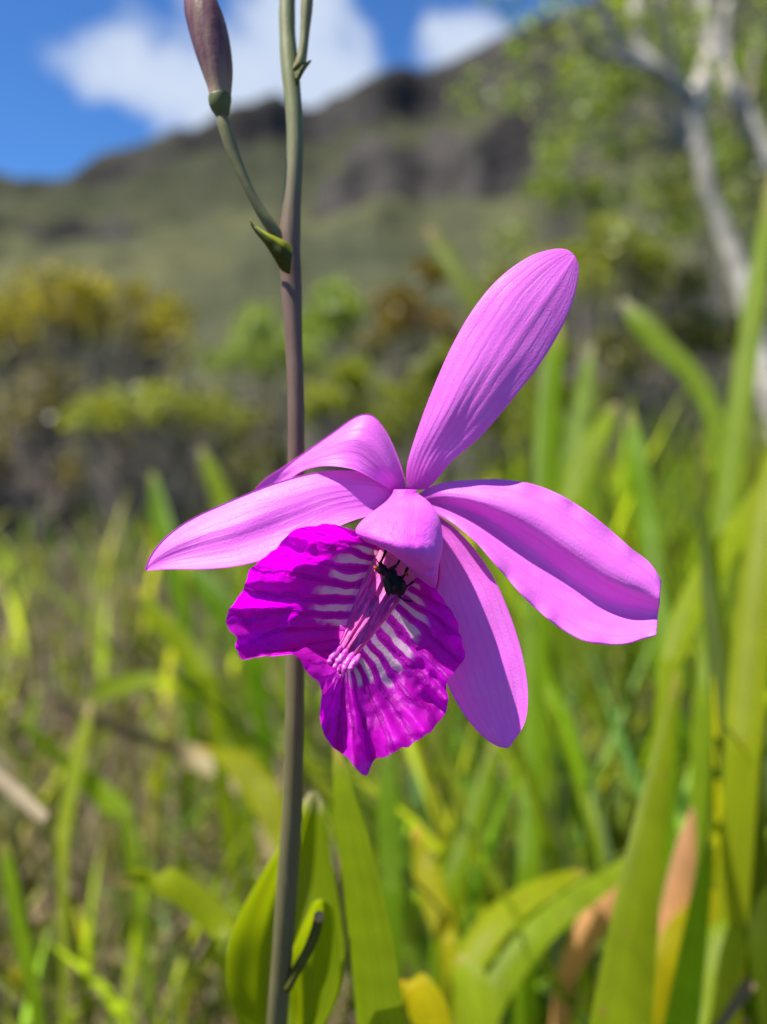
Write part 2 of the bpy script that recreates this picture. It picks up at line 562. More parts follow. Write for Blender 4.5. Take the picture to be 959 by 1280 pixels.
rs = [0, 0.15, 0.3, 0.45, 0.6, 0.8, 1, 1.3, 1.7, 2.2, 3, 4, 5.5, 7, 9, 12, 16, 22, 30, 60, 150, 500, 2500]
NA = 96
gv, gf = [Vector((0, 0, ground_z(0, 0)))], []
for r in rs[1:]:
    for k in range(NA):
        a = 2 * math.pi * k / NA
        x, y = r * math.cos(a), r * math.sin(a)
        gv.append(Vector((x, y, ground_z(x, y) if r < 40 else -1.5)))
for k in range(NA):
    gf.append((0, 1 + k, 1 + (k + 1) % NA))
for i in range(len(rs) - 2):
    for k in range(NA):
        a, b = 1 + i * NA, 1 + (i + 1) * NA
        gf.append((a + k, b + k, b + (k + 1) % NA, a + (k + 1) % NA))
tag(mesh('ground', gv, gf, ground_material()), 'brown soil and leaf litter beneath the grass', kind='structure')

RIDGE = [(-2600, 330), (-1200, 270), (-500, 245), (-200, 236), (0, 233), (80, 233), (120, 226), (160, 206), (200, 188), (260, 180),
         (330, 163), (350, 150), (400, 158), (430, 140), (470, 115), (520, 106), (560, 95), (620, 84), (680, 60),
         (730, 28), (770, -5), (850, -50), (1000, -95), (1300, -120), (2000, -60), (3200, 120)]


def tan_el(px, py):
    v = ray(px, py)
    return v.z / math.hypot(v.x, v.y)


def hill():
    nc, nr = 360, 150
    vs = []
    r0 = 22.0
    for i in range(nc):
        az = math.radians(-66 + 132 * i / (nc - 1))
        px = W / 2 + F * math.tan(az)
        ry = interp(px, RIDGE)
        # the ridge line is seen at pixel row ry; height follows from the distance
        R = 250.0 + 70 * math.sin(az * 2.1 + 0.6) + 18 * noise.noise(Vector((az * 6, 0, 5)))
        v0 = ray(min(max(px, -500), 1500), ry)
        Hh = (v0.z / math.hypot(v0.x, v0.y)) * R + EYE.z
        for j in range(nr):
            t = j / (nr - 1) * 1.15
            r = r0 + (R - r0) * t
            x, y = EYE.x + r * math.sin(az), EYE.y + r * math.cos(az)
            n1 = noise.fractal(Vector((x * 0.02, y * 0.02, 2.0)), 1.0, 2.0, 5)
            n2 = noise.fractal(Vector((x * 0.11, y * 0.11, 9.0)), 1.0, 2.0, 4)
            tt = min(t, 1.0)
            c0 = 0.80 + 0.06 * noise.noise(Vector((az * 9, 1.0, 0)))
            # gentle slope, then a broken cliff band under the ridge
            sh = 0.74 * (tt / c0) ** 1.15 if tt < c0 else 0.74 + 0.15 * smoothstep(tt, c0, c0 + 0.05) + 0.11 * (tt - c0) / (1 - c0)
            z = Hh * sh
            z += n1 * 5.0 * smoothstep(t, 0.02, 0.3) * (1 - smoothstep(t, 0.85, 0.97)) + n2 * 1.8 * smoothstep(t, 0.0, 0.2)
            # a dark outcrop part way up the slope
            wdw = smoothstep(px, 350, 430) * (1 - smoothstep(px, 640, 780))
            wn = 8 * noise.noise(Vector((az * 14, 4.0, 0)))
            z += wdw * 6.5 * smoothstep(r, 84 + wn, 88 + wn) * (1 - smoothstep(r, 112, 165))
            wdl = smoothstep(px, -200, 20) * (1 - smoothstep(px, 150, 260))
            z += wdl * 4.5 * smoothstep(r, 118 + wn, 123 + wn) * (1 - smoothstep(r, 145, 195))
            if t > 1.0:
                z -= (t - 1.0) * R * 0.5
            vs.append(Vector((x, y, z - 1.2 * (1 - smoothstep(t, 0, 0.05)))))
    o = mesh('hill', vs, grid_faces(nr, nc), terrain_material())
    tag(o, 'scrub covered rocky hill rising behind the bushes', kind='structure')


hill()

# ------------------------------------------------------------------ the orchid
stem_px = [(338, 1440, .205, 26), (343, 1330, .196, 26), (351, 1220, .188, 26), (359, 1110, .182, 27), (366, 1000, .177, 25), (368, 900, .174, 24),
           (369, 800, .173, 23), (370, 700, .172, 22), (370, 600, .171, 21), (370, 500, .170, 21), (367, 420, .170, 22), (364, 350, .170, 26),
           (362, 300, .170, 27), (366, 240, .170, 22), (369, 180, .1705, 21), (367, 130, .171, 21), (362, 80, .172, 22), (359, 30, .173, 20),
           (360, -30, .174, 19), (361, -110, .176, 16)]
spts = catmull(stem_px, 110)
path = [P(a, b, c) for a, b, c, w in spts]
rad = [w * c / F / 2 * (1 + 0.05 * noise.noise(Vector((i * 0.35, 0, 0)))) for i, (a, b, c, w) in enumerate(spts)]
base = path[0].copy()
foot = Vector((base.x - 0.004, base.y + 0.035, -0.01))
low = [foot.lerp(base, k / 12) + Vector((0.002 * math.sin(k * 0.9), 0, 0)) for k in range(12)]
path = low + path
rad = [0.0027] * 12 + rad
orchid = tag(empty('orchid_plant', foot + Vector((0, 0, 0.01))), 'pink orchid in bloom on a tall brown stem with two buds above', 'orchid')


def stem_material():
    # brown below the node, greener above it (the plant's own colour along its stem)
    m, t, out = new_mat('orchid_stem')
    p = t.add('ShaderNodeNewGeometry').outputs['Position']
    z = t.add('ShaderNodeSeparateXYZ', {0: p}).outputs[2]
    n = t.noise(p, 160, 4, 0.6)
    mp = t.add('ShaderNodeMapping', {0: p, 'Scale': (900.0, 900.0, 60.0)}).outputs[0]
    n2 = t.noise(mp, 1.0, 3, 0.6)
    lo = t.mix(n, (0.12, 0.105, 0.045), (0.17, 0.15, 0.06))
    md = t.mix(n, (0.13, 0.075, 0.055), (0.19, 0.12, 0.08))
    hi = t.mix(n, (0.15, 0.16, 0.06), (0.22, 0.23, 0.10))
    z1 = P(370, 700, .172).z
    z2 = P(362, 330, .170).z
    z3 = P(367, 120, .171).z
    c = t.mix(t.smooth(z, z1 - 0.03, z1 + 0.02), lo, md)
    c = t.mix(t.smooth(z, z2, z3), c, hi)
    c = t.mix(t.math('MULTIPLY', t.smooth(n2, 0.5, 0.8), 0.35), c, (0.26, 0.22, 0.15))
    bp = t.add('ShaderNodeBump', {'Strength': 0.25, 'Distance': 0.0005, 'Height': n2})
    b = t.add('ShaderNodeBsdfPrincipled', {'Base Color': c, 'Roughness': 0.5, 'Specular IOR Level': 0.35, 'Normal': bp.outputs[0]})
    t.l.new(b.outputs[0], out.inputs['Surface'])
    return m


v, f = tube(path, rad, 18)
mesh('stem', v, f, stem_material(), orchid)
flower = empty('flower', foot, orchid)


def petal(name, A, B, dA, dC, dB, mat, parent, nt=56, nu=30, fold=2.0, vein=0.00004, nv=7, ruffle=0.0, thick=0.0003, seed=0, ruff_n=5, prof=None):
    a, b = resample(A, nt), resample(B, nt)
    ga, gc, gb = catmull([(x,) for x in dA], nt), catmull([(x,) for x in dC], nt), catmull([(x,) for x in dB], nt)
    pc = catmull([(x,) for x in prof], nu) if prof else None
    vs, uv = [], []
    for i in range(nt):
        t = i / (nt - 1)
        for j in range(nu):
            u = j / (nu - 1)
            q = abs(2 * u - 1) ** fold
            dE = ga[i][0] if u < 0.5 else gb[i][0]
            d = gc[i][0] + (dE - gc[i][0]) * q
            if prof:
                am = smoothstep(t, 0.0, 0.3) * (1 - 0.45 * smoothstep(t, 0.75, 1.0))
                d = gc[i][0] + am * pc[j][0]
            env = math.sin(math.pi * u) * smoothstep(t, 0.0, 0.15) * (1 - 0.7 * smoothstep(t, 0.75, 1.0))
            d += vein * env * math.sin(2 * math.pi * nv * u + 5.0 * noise.noise(Vector((t * 1.6, u * 3, seed))))
            d += 0.0006 * noise.noise(Vector((t * 5, u * 3, seed + 3.3))) * env
            e = max(0, abs(2 * u - 1) - 0.5) * 2
            d += ruffle * e * e * math.sin(ruff_n * 2 * math.pi * t + 3 * u + 2 * noise.noise(Vector((t * 7, seed, 0))))
            x = a[i][0] + (b[i][0] - a[i][0]) * u
            y = a[i][1] + (b[i][1] - a[i][1]) * u
            vs.append(P(x, y, d))
            uv.append((u, t))
    o = mesh(name, vs, grid_faces(nu, nt), mat, parent, uv)
    s = o.modifiers.new('thickness', 'SOLIDIFY')
    s.thickness = thick
    k0 = (nt // 2) * nu + nu // 2
    nrm = (vs[k0 + 1] - vs[k0]).cross(vs[k0 + nu] - vs[k0])
    s.offset = -1 if nrm.dot(FWD) < 0 else 1
    s.use_rim_only = True
    sb = o.modifiers.new('smooth', 'SUBSURF')
    sb.levels = sb.render_levels = 1
    return o


# dorsal sepal, pointing up to the right
petal('sepal', [(509, 614), (508, 585), (519, 545), (539, 490), (565, 431), (594, 382), (625, 346), (660, 321), (690, 311), (708, 311), (717, 317)],
      [(533, 612), (546, 600), (567, 575), (603, 544), (643, 497), (677, 453), (701, 413), (716, 378), (723, 350), (724, 331), (719, 320)],
      [.1588, .1572, .1560, .1554, .1552, .1554, .1556],
      [.1586, .1558, .1538, .1530, .1530, .1538, .1555],
      [.1586, .1562, .1546, .1538, .1538, .1544, .1556], M['petal'], flower, seed=1, nv=9, vein=0.00007)
# lateral sepal at the left
petal('sepal', [(507, 612), (490, 602), (465, 593), (430, 588), (390, 591), (340, 605), (290, 625), (240, 648), (207, 671), (188, 694), (181, 712)],
      [(505, 636), (482, 642), (455, 646), (425, 657), (395, 674), (365, 687), (330, 699), (290, 708), (250, 711), (212, 711), (182, 713)],
      [.1588, .1584, .1578, .1572, .1566, .1555, .1540],
      [.1583, .1564, .1547, .1534, .1526, .1528, .1540],
      [.1580, .1546, .1518, .1498, .1490, .1502, .1540], M['petal'], flower, seed=2, nv=8)
# lateral sepal hanging at the lower right
petal('sepal', [(522, 640), (524, 680), (528, 730), (538, 785), (550, 830), (565, 868), (585, 900), (605, 922), (622, 933), (630, 935)],
      [(540, 640), (566, 658), (590, 683), (613, 715), (631, 752), (646, 793), (656, 833), (660, 872), (655, 906), (634, 935)],
      [.1590, .1585, .1575, .1560, .1545, .1528],
      [.1590, .1578, .1562, .1546, .1530, .1518],
      [.1590, .1562, .1538, .1522, .1514, .1515], M['petal'], flower, seed=3, nv=8)
# petal at the upper left, arched and dropping behind the sepal
petal('petal', [(508, 612), (505, 594), (497, 570), (485, 543), (470, 522), (457, 517), (440, 523), (415, 541), (385, 562), (355, 583), (332, 598), (318, 612)],
      [(496, 622), (486, 612), (476, 605), (462, 596), (446, 588), (430, 584), (412, 582), (395, 583), (378, 588), (362, 598), (345, 610), (330, 622)],
      [.1585, .1580, .1580, .1590, .1610, .1640, .1660],
      [.1585, .1560, .1550, .1565, .1595, .1640, .1660],
      [.1585, .1560, .1545, .1555, .1590, .1640, .1660], M['petal'], flower, seed=4, nv=6)
# petal at the right, folded into a trough
petal('petal', [(518, 622), (534, 610), (560, 602), (596, 599), (632, 599), (672, 606), (712, 624), (752, 652), (790, 685), (812, 702), (828, 726)],
      [(522, 640), (540, 642), (563, 652), (592, 673), (620, 704), (650, 739), (680, 768), (710, 790), (742, 803), (782, 804), (820, 793)],
      [.1580, .1535, .1500, .1475, .1465, .1475, .1490],
      [.1590, .1588, .1576, .1562, .1550, .1540, .1528],
      [.1585, .1570, .1525, .1475, .1450, .1448, .1470], M['petal'], flower, seed=5, nv=7, ruffle=0.0005, ruff_n=7, nu=40,
      prof=[.0008, -.0006, -.0019, -.0029, -.0026, -.0004, .0014, .0006, -.0020, -.0050, -.0072])


def lip():
    # margin of the frilled lip, from the column at the left round the front to the right, with the line it springs from
    mar = [(446, 664, .1510), (428, 658, .1490), (408, 655, .1470), (386, 658, .1455), (364, 664, .1440), (348, 683, .1430), (330, 697, .1425), (316, 708, .1418),
           (307, 728, .1412), (297, 748, .1405), (284, 766, .1402), (283, 782, .1400), (296, 797, .1395), (293, 812, .1390), (305, 823, .1385),
           (328, 820, .1382), (352, 816, .1380), (374, 822, .1384), (382, 840, .1390), (398, 852, .1392), (401, 872, .1385), (400, 895, .1380), (405, 918, .1375), (418, 936, .1370),
           (434, 946, .1366), (446, 962, .1362), (458, 970, .1360), (464, 958, 0.1412), (470, 948, 0.1422), (486, 945, 0.1430), (500, 936, 0.1436), (520, 928, 0.1442), (542, 910, 0.1450), (556, 892, 0.1458), (561, 872, 0.1466), (558, 852, 0.1472), (569, 840, 0.1480), (580, 822, 0.1486), (578, 800, 0.1494), (572, 778, 0.1502), (560, 758, 0.1510), (548, 740, 0.1516), (538, 724, 0.1520)]
    inn = [(486, 676, .1560), (474, 688, .1550), (460, 712, .1535), (446, 745, .1520), (434, 778, .1502), (424, 808, .1480), (420, 832, .1455),
           (424, 842, .1442), (430, 842, .1440),
           (436, 836, .1448), (446, 820, .1466), (466, 795, .1480), (488, 768, .1496), (506, 742, .1516), (520, 722, .1542)]
    NTH, NS = 220, 34
    mm = resample(mar, NTH)
    ii = catmull(inn, NTH)
    vs, uv = [], []
    for i in range(NTH):
        th = i / (NTH - 1)
        for j in range(NS):
            s = j / (NS - 1)
            x = ii[i][0] + (mm[i][0] - ii[i][0]) * s
            y = ii[i][1] + (mm[i][1] - ii[i][1]) * s
            d = ii[i][2] + (mm[i][2] - ii[i][2]) * s
            # cupped: rises from the mid line, then flares
            left = 1 - smoothstep(th, 0.36, 0.46)
            right = smoothstep(th, 0.60, 0.72)
            d += 0.0035 * left * math.sin(math.pi * s) * (0.3 + smoothstep(th, 0.0, 0.2))
            d += 0.0012 * right * math.sin(math.pi * s ** 0.9)
            # frilled margin
            ruf = smoothstep(s, 0.35, 1.0)
            nz = noise.noise(Vector((th * 9, 0.7, 4.1)))
            w1 = math.sin(2 * math.pi * (th * 13 + 0.35 * nz))
            w2 = math.sin(2 * math.pi * (th * 31 + 0.5 * noise.noise(Vector((th * 21, 3, 0)))))
            w3 = math.sin(2 * math.pi * (th * 21 + 0.6 * noise.noise(Vector((th * 13, 8, 1)))))
            d += ruf * (0.0020 * w1 * (0.4 + 1.2 * abs(nz)) + 0.0008 * w3 + 0.0005 * w2)
            # the lower edge of the side lobe turns out into a shelf, and the front face flares at its hem
            d -= 0.0036 * smoothstep(s, 0.74, 1.0) * smoothstep(th, 0.25, 0.30) * (1 - smoothstep(th, 0.40, 0.45))
            d -= 0.0036 * smoothstep(y, 868, 935) * smoothstep(x, 466, 490) * (1 - smoothstep(x, 528, 550))
            x += ruf * 4.5 * w2 * noise.noise(Vector((th * 30, 0, 2)))
            y += ruf * 5.0 * math.sin(2 * math.pi * th * 37) * noise.noise(Vector((th * 26, 5, 2)))
            # radial pleats and a crumpled surface
            d += 0.00016 * math.sin(2 * math.pi * (26 * th + 1.2 * noise.noise(Vector((th * 8, s * 1.5, 6))))) * math.sin(math.pi * min(s * 1.2, 1)) * smoothstep(s, 0.05, 0.25)
            d += 0.0016 * noise.fractal(Vector((x * 0.030, y * 0.030, 1.0)), 1.0, 2.0, 4) * smoothstep(s, 0.1, 0.6)
            # the front lobe creases down along its middle
            fr = smoothstep(th, 0.50, 0.55) * (1 - smoothstep(th, 0.60, 0.66))
            d += 0.0030 * fr * math.sin(math.pi * s * 0.9) * (0.5 - 0.5 * math.cos(2 * math.pi * (th - 0.50) / 0.16))
            vs.append(P(x, y, d))
            uv.append((th, s))
    o = mesh('lip', vs, grid_faces(NS, NTH), M['lip'], flower, uv)
    sb = o.modifiers.new('smooth', 'SUBSURF')
    sb.levels = sb.render_levels = 1


lip()
# the raised tongue of keels along the middle of the lip
petal('callus', [(470, 680), (459, 700), (449, 722), (439, 746), (430, 770), (421, 792), (412, 814), (414, 846)],
      [(524, 716), (518, 732), (508, 750), (494, 770), (478, 790), (462, 808), (448, 826), (440, 848)],
      [.1550, .1538, .1526, .1514, .1500, .1486, .1462],
      [.1542, .1526, .1510, .1495, .1480, .1465, .1448],
      [.1552, .1542, .1530, .1518, .1502, .1486, .1462], M['callus'], flower, seed=8, nv=5, vein=0.00035, fold=2.6, thick=0.0006, nt=60, nu=40)
# knobbly front end of the tongue
kb = []
for i, pl in enumerate(([(434, 812), (428, 820), (421, 830), (416, 838)], [(442, 816), (437, 824), (431, 834), (428, 843)], [(427, 808), (420, 816), (414, 824), (410, 831)],
                        [(450, 818), (445, 826), (440, 832), (438, 840)], [(437, 818), (431, 826), (425, 834), (421, 842)])):
    q = catmull([(x, y, (.1472, .1461, .1454, .1450)[k]) for k, (x, y) in enumerate(pl)], 26)
    rr = [(2.0 + 3.2 * math.sin(math.pi * k / 25) ** 0.6 * (0.8 + 0.6 * noise.noise(Vector((k * 0.25, i * 3.1, 0))))) * (1 - 0.6 * smoothstep(k, 21, 25)) * .144 / F for k in range(26)]
    kb.append(tube([P(*p_) for p_ in q], rr, 10))
v, f = join(kb)
M['knob'] = plain_material('lip_knob', (0.55, 0.02, 0.44), (0.78, 0.14, 0.56), 900, 0.4, 0.4, 0.3, 0.0003, sss=0.4)
kn = mesh('callus_tip', v, f, M['knob'], flower)
rm = kn.modifiers.new('fuse', 'REMESH')
rm.mode = 'VOXEL'
rm.voxel_size = 0.00010
rm.use_smooth_shade = True

# throat wall behind the bee
petal('throat', [(452, 668), (462, 676), (470, 690), (470, 715), (480, 745)],
      [(544, 668), (549, 690), (550, 712), (548, 732), (540, 748)],
      [.1540, .1550, .1560, .1565, .1560], [.1560, .1585, .1590, .1585, .1565], [.1535, .1545, .1550, .1550, .1545],
      M['throat'], flower, seed=9, thick=0.0004, nt=24, nu=24)


def column():
    # hooded column arching over the throat: left outline, right outline, and a crown that swells towards the viewer
    A = [(494, 612), (492, 618), (484, 628), (468, 640), (454, 651), (446, 661), (447, 667), (462, 676), (480, 681), (496, 684)]
    B = [(520, 612), (521, 618), (531, 625), (541, 635), (549, 650), (552, 668), (552, 688), (548, 704), (546, 722), (545, 736)]
    e = [.1575, .1568, .1552, .1538, .1524, .1512, .1500, .1500, .1505, .1512]
    c = [.1560, .1546, .1500, .1465, .1438, .1416, .1404, .1420, .1470, .1520]
    nt, nu = 44, 36
    a, b = resample(A, nt), resample(B, nt)
    ge, gc = catmull([(x,) for x in e], nt), catmull([(x,) for x in c], nt)
    vs, uv = [], []
    for i in range(nt):
        t = i / (nt - 1)
        for j in range(nu):
            u = j / (nu - 1)
            q = abs(2 * u - 1)
            prof = math.sqrt(max(1 - q * q, 0))
            d = ge[i][0] + (gc[i][0] - ge[i][0]) * prof
            x = a[i][0] + (b[i][0] - a[i][0]) * u
            y = a[i][1] + (b[i][1] - a[i][1]) * u
            # lower lip of the hood sags to the right
            y += 7 * smoothstep(t, 0.6, 1.0) * math.sin(math.pi * u)
            d -= 0.00022 * noise.fractal(Vector((x * 0.30, y * 0.30, 0.5)), 1.0, 2.0, 3) * smoothstep(t, 0.2, 0.5)
            vs.append(P(x, y, d))
            uv.append((u, t))
    o = mesh('column', vs, grid_faces(nu, nt), M['column'], flower, uv)
    s = o.modifiers.new('thickness', 'SOLIDIFY')
    s.thickness = 0.0007
    s.offset = 0
    sb = o.modifiers.new('smooth', 'SUBSURF')
    sb.levels = sb.render_levels = 1


column()
# anther cap tucked under the hood
ac = [P(530, 700, .1470), P(534, 706, .1468), P(537, 714, .1470), P(539, 722, .1476)]
v, f = tube(ac, [0.0004, 0.0012, 0.0013, 0.0005], 12)
an = mesh('anther_cap', v, f, M['column'], flower, [(0.5, 0.5)] * len(v))
an.modifiers.new('smooth', 'SUBSURF').render_levels = 1
# pedicel and ovary from the stem to the back of the flower
pd = [P(x, y, d) for x, y, d in catmull([(370, 668, .172), (400, 655, .176), (440, 640, .174), (480, 626, .167), (508, 618, .160)], 24)]
v, f = tube(pd, [0.0013 + 0.0008 * math.sin(math.pi * k / 23) for k in range(24)], 12)
mesh('pedicel', v, f, M['stem_green'], flower)


# buds
def bud_material():
    m, t, out = new_mat('bud')
    p = t.add('ShaderNodeNewGeometry').outputs['Position']
    z = t.add('ShaderNodeSeparateXYZ', {0: p}).outputs[2]
    mp = t.add('ShaderNodeMapping', {0: p, 'Scale': (420.0, 420.0, 70.0)}).outputs[0]
    n = t.noise(mp, 1.0, 4, 0.6)
    n2 = t.noise(p, 700, 3, 0.6)
    c = t.mix(t.smooth(n, 0.35, 0.65), (0.12, 0.045, 0.055), (0.22, 0.10, 0.095))
    c = t.mix(t.math('MULTIPLY', t.smooth(n, 0.55, 0.75), 0.7), c, (0.20, 0.19, 0.075))  # olive streaks paint lit facets into the bud colour
    zb, zt = P(275, 120, .1655).z, P(266, 70, .1655).z
    c = t.mix(t.math('MULTIPLY', t.smooth(z, zt, zb), 0.75), c, (0.34, 0.24, 0.14))
    bp = t.add('ShaderNodeBump', {'Strength': 0.35, 'Distance': 0.0006, 'Height': t.math('ADD', n, t.math('MULTIPLY', n2, 0.4))})
    b = t.add('ShaderNodeBsdfPrincipled', {'Base Color': c, 'Roughness': 0.45, 'Specular IOR Level': 0.4, 'Normal': bp.outputs[0]})
    t.l.new(b.outputs[0], out.inputs['Surface'])
    return m


M['bud'] = bud_material()


def bud(ped, ped_w, body, body_w, d, cap=None, mat='bud'):
    pp = catmull([(x, y, dd) for x, y, dd in ped], 30)
    bp = catmull([(x, y, d, w) for (x, y), w in zip(body, body_w)], 40)
    bv, bf = [], []
    path = [P(x, y, dd) for x, y, dd, w in bp]
    v, f = tube(path, [max(w, 0.6) * d / F / 2 for *_, w in bp], 24)
    # three shallow sepal seams
    seg = 24
    for k in range(len(bp)):
        cpt = path[k]
        for q in range(seg):
            i = k * seg + q
            fac = 1 - 0.07 * max(0, math.cos(3 * 2 * math.pi * q / seg + 0.6)) ** 6
            v[i] = cpt + (v[i] - cpt) * fac
    b = mesh('bud', v, f, M[mat], orchid)
    ORIGIN[b.name] = Vector()
    v, f = tube([P(*q) for q in pp], [ped_w * q[2] / F / 2 * (1 + 0.15 * math.sin(k * 0.35)) for k, q in enumerate(pp)], 12)
    pe = mesh('pedicel', v, f, M['stem_green'])
    pe.parent = b
    if cap:
        cp = catmull(cap, 14)
        v, f = tube([P(x, y, dd) for x, y, dd, w in cp], [w * dd / F / 2 for x, y, dd, w in cp], 18)
        cc = mesh('ovary', v, f, M['bud_cap'])
        cc.parent = b
    # parent keeps world coordinates
    for ch in b.children:
        ch.matrix_parent_inverse = Matrix.Identity(4)
    return b


def fix_bud(b):
    # the bud is a child of the orchid through an inverse translation, so its own frame is the world's
    return b


fix_bud(bud([(357, 308, .170), (340, 284, .1685), (325, 262, .1675), (308, 230, .1665), (293, 195, .166), (281, 160, .1655), (276, 140, .1655)], 14,
            [(275, 124), (275, 110), (272, 88), (266, 60), (259, 32), (252, 8), (246, -12), (241, -26)],
            [26, 30, 39, 46, 48, 44, 30, 5], .1655,
            cap=[(278, 148, .1655, 12), (277, 140, .1655, 20), (275, 130, .1655, 27), (275, 121, .1655, 28.5), (274.5, 119, .1655, 26)]))
fix_bud(bud([(366, 96, .172), (374, 84, .1705), (379, 62, .1700), (382, 30, .1700), (384, 0, .170), (385, -30, .170)], 13,
            [(385, -26), (386, -50), (388, -80), (390, -110), (392, -140), (393, -160)], [14, 26, 38, 42, 30, 5], .170))


def leaf_patch(name, A, B, dA, dC, dB, mat, parent, nt=36, nu=14, fold=1.6, thick=0.0003, seed=0, vein=0.0):
    return petal(name, A, B, dA, dC, dB, mat, parent, nt=nt, nu=nu, fold=fold, vein=vein, nv=4, thick=thick, seed=seed)


# bract clasping the node below the lower bud
leaf_patch('bract', [(312, 272), (318, 279), (330, 288), (345, 295), (358, 301), (367, 309)],
           [(313, 281), (320, 292), (331, 306), (341, 322), (351, 338), (363, 344)],
           [.1655, .1650, .1645, .1645, .1650, .1665], [.1655, .1648, .1640, .1638, .1642, .1660], [.1660, .1660, .1655, .1655, .1660, .1668],
           M['bract'], orchid, seed=21, thick=0.0005)
# small bract at the upper bud
leaf_patch('bract', [(389, 74), (384, 77), (378, 78), (372, 80), (366, 86)], [(389, 77), (384, 84), (379, 92), (375, 100), (370, 108)],
           [.1690, .1680, .1675, .1680, .1690], [.1690, .1675, .1670, .1675, .1685], [.1695, .1685, .1680, .1685, .1695], M['bud_cap'], orchid, seed=22, thick=0.0004)

# broad pleated leaf behind the stem, and the small curled one in front of it
leaf_patch('leaf', [(390, 990), (380, 1002), (366, 1024), (350, 1055), (328, 1092), (302, 1138), (286, 1180), (283, 1220), (290, 1255), (312, 1288), (340, 1318)],
           [(393, 990), (403, 1003), (406, 1030), (411, 1060), (418, 1095), (424, 1130), (429, 1170), (430, 1210), (422, 1250), (400, 1290), (366, 1318)],
           [.226, .220, .214, .207, .201, .198, .200], [.228, .228, .225, .221, .215, .210, .206], [.226, .221, .216, .211, .206, .203, .203],
           M['tipped_leaf'], orchid, nu=26, nt=60, seed=23, vein=0.0008)
leaf_patch('leaf', [(402, 1124), (392, 1128), (384, 1145), (372, 1172), (362, 1200), (360, 1235), (366, 1270), (372, 1300)],
           [(406, 1126), (416, 1138), (421, 1165), (424, 1195), (424, 1225), (416, 1255), (402, 1282), (386, 1304)],
           [.199, .199, .199, .198, .197, .197], [.202, .205, .205, .204, .203, .201], [.199, .199, .198, .197, .197, .198], M['orchid_leaf'], orchid, nu=18, seed=25, vein=0.0005)
pp = catmull([(358, 1236, .187), (370, 1214, .186), (384, 1190, .185), (394, 1166, .185), (399, 1146, .185)], 20)
v, f = tube([P(*q) for q in pp], [13 * q[2] / F / 2 for q in pp], 12)
mesh('stalk_stub', v, f, M['stub'], orchid)
v, f = tube([P(398, 1150, .1848), P(399, 1144, .1848), P(400, 1140, .1849)], [0.0011, 0.0012, 0.0006], 12)
mesh('stub_end', v, f, M['cut'], orchid)


# ------------------------------------------------------------------ the bee in the throat
def bee():
    root = tag(empty('bee', P(491, 724, .150)), 'small black bee clinging inside the throat of the orchid', 'bee')
    D0 = .1482
    k = D0 / F
    parts = []
    bodyc = [(474.5, 706, 1.5), (476.5, 709, 5.5), (478, 712, 6.8), (480.5, 714.5, 5.5), (482.5, 716, 7), (485, 718.5, 10.5), (488, 721.5, 11), (490, 724, 8.5),
             (491.5, 726.5, 8.5), (494, 730, 11.5), (497, 734, 12.2), (500, 738, 10), (502, 741.5, 6), (503.5, 744, 1.5)]
    cc = catmull([(x, y, D0, r) for x, y, r in bodyc], 50)
    parts.append(tube([P(x, y, d) for x, y, d, r in cc], [max(r, 0.8) * k for *_, r in cc], 18))
    legs = [[(476, 714), (476, 704), (480, 695), (483, 685)], [(477, 716), (471, 713), (468, 706)], [(487, 712), (494, 708), (498, 703), (501, 697)],
            [(492, 722), (503, 722), (507, 715), (510, 709)], [(497, 730), (507, 733), (513, 730), (517, 727)], [(494, 737), (499, 745), (506, 750), (516, 752)]]
    dep = [[0, -2, 2, 6], [0, 0, 5], [0, -5, 2, 6], [0, -6, 0, 5], [0, -5, 2, 6], [0, -3, 1, 4]]
    wid = [4.2, 3.4, 3.6, 4.0, 3.8, 3.4]
    for lg, dz, w in zip(legs, dep, wid):
        q = catmull([(x, y, D0 + 4 * k + z * k) for (x, y), z in zip(lg, dz)], 16)
        parts.append(tube([P(*a) for a in q], [w * k * (0.65 - 0.32 * i / 15 + 0.14 * math.sin(i / 15 * 9)) for i in range(16)], 8))
    for a, b in (((476, 706), (470, 698)), ((478, 706), (478, 696))):   # feelers
        parts.append(tube([P(a[0], a[1], D0), P((a[0] + b[0]) / 2 - 1, (a[1] + b[1]) / 2, D0 - 3 * k), P(b[0], b[1], D0)], [0.9 * k] * 3, 6))
    v, f = join(parts)
    o = mesh('body', v, f, M['bee'], root)
    rm = o.modifiers.new('fuse', 'REMESH')
    rm.mode = 'VOXEL'
    rm.voxel_size = 0.00009
    rm.use_smooth_shade = True
    for cx, cy, dx, dy in ((487, 714, 15, 22), (483, 720, 3, 25)):
        vs, n = [], 14
        for i in range(n):
            t = i / (n - 1)
            w = 4.5 * math.sin(math.pi * (0.06 + 0.9 * t)) ** 0.7
            L = math.hypot(dx, dy)
            nx, ny = -dy / L, dx / L
            for s in (-1, 0, 1):
                vs.append(P(cx + dx * t + nx * w * s, cy + dy * t + ny * w * s, D0 - (11.2 + 2.0 * t - 0.8 * s * s) * k))
        mesh('wing', vs, grid_faces(3, n), M['wing'], root)
    for x, y, r in ((470, 710, 3.0), (508, 718, 2.6)):
        c = P(x, y, D0 + 2 * k)
        rr = r * k
        pts = [c + Vector((0.3 * rr * math.sin(a), 0, rr * (a / 3 - 1))) for a in range(7)]
        v, f = tube(pts, [max(rr * math.sqrt(max(1 - (a / 3 - 1) ** 2, 0)), rr * .1) for a in range(7)], 10)
        mesh('pollen_load', v, f, M['pollen'], root)


bee()


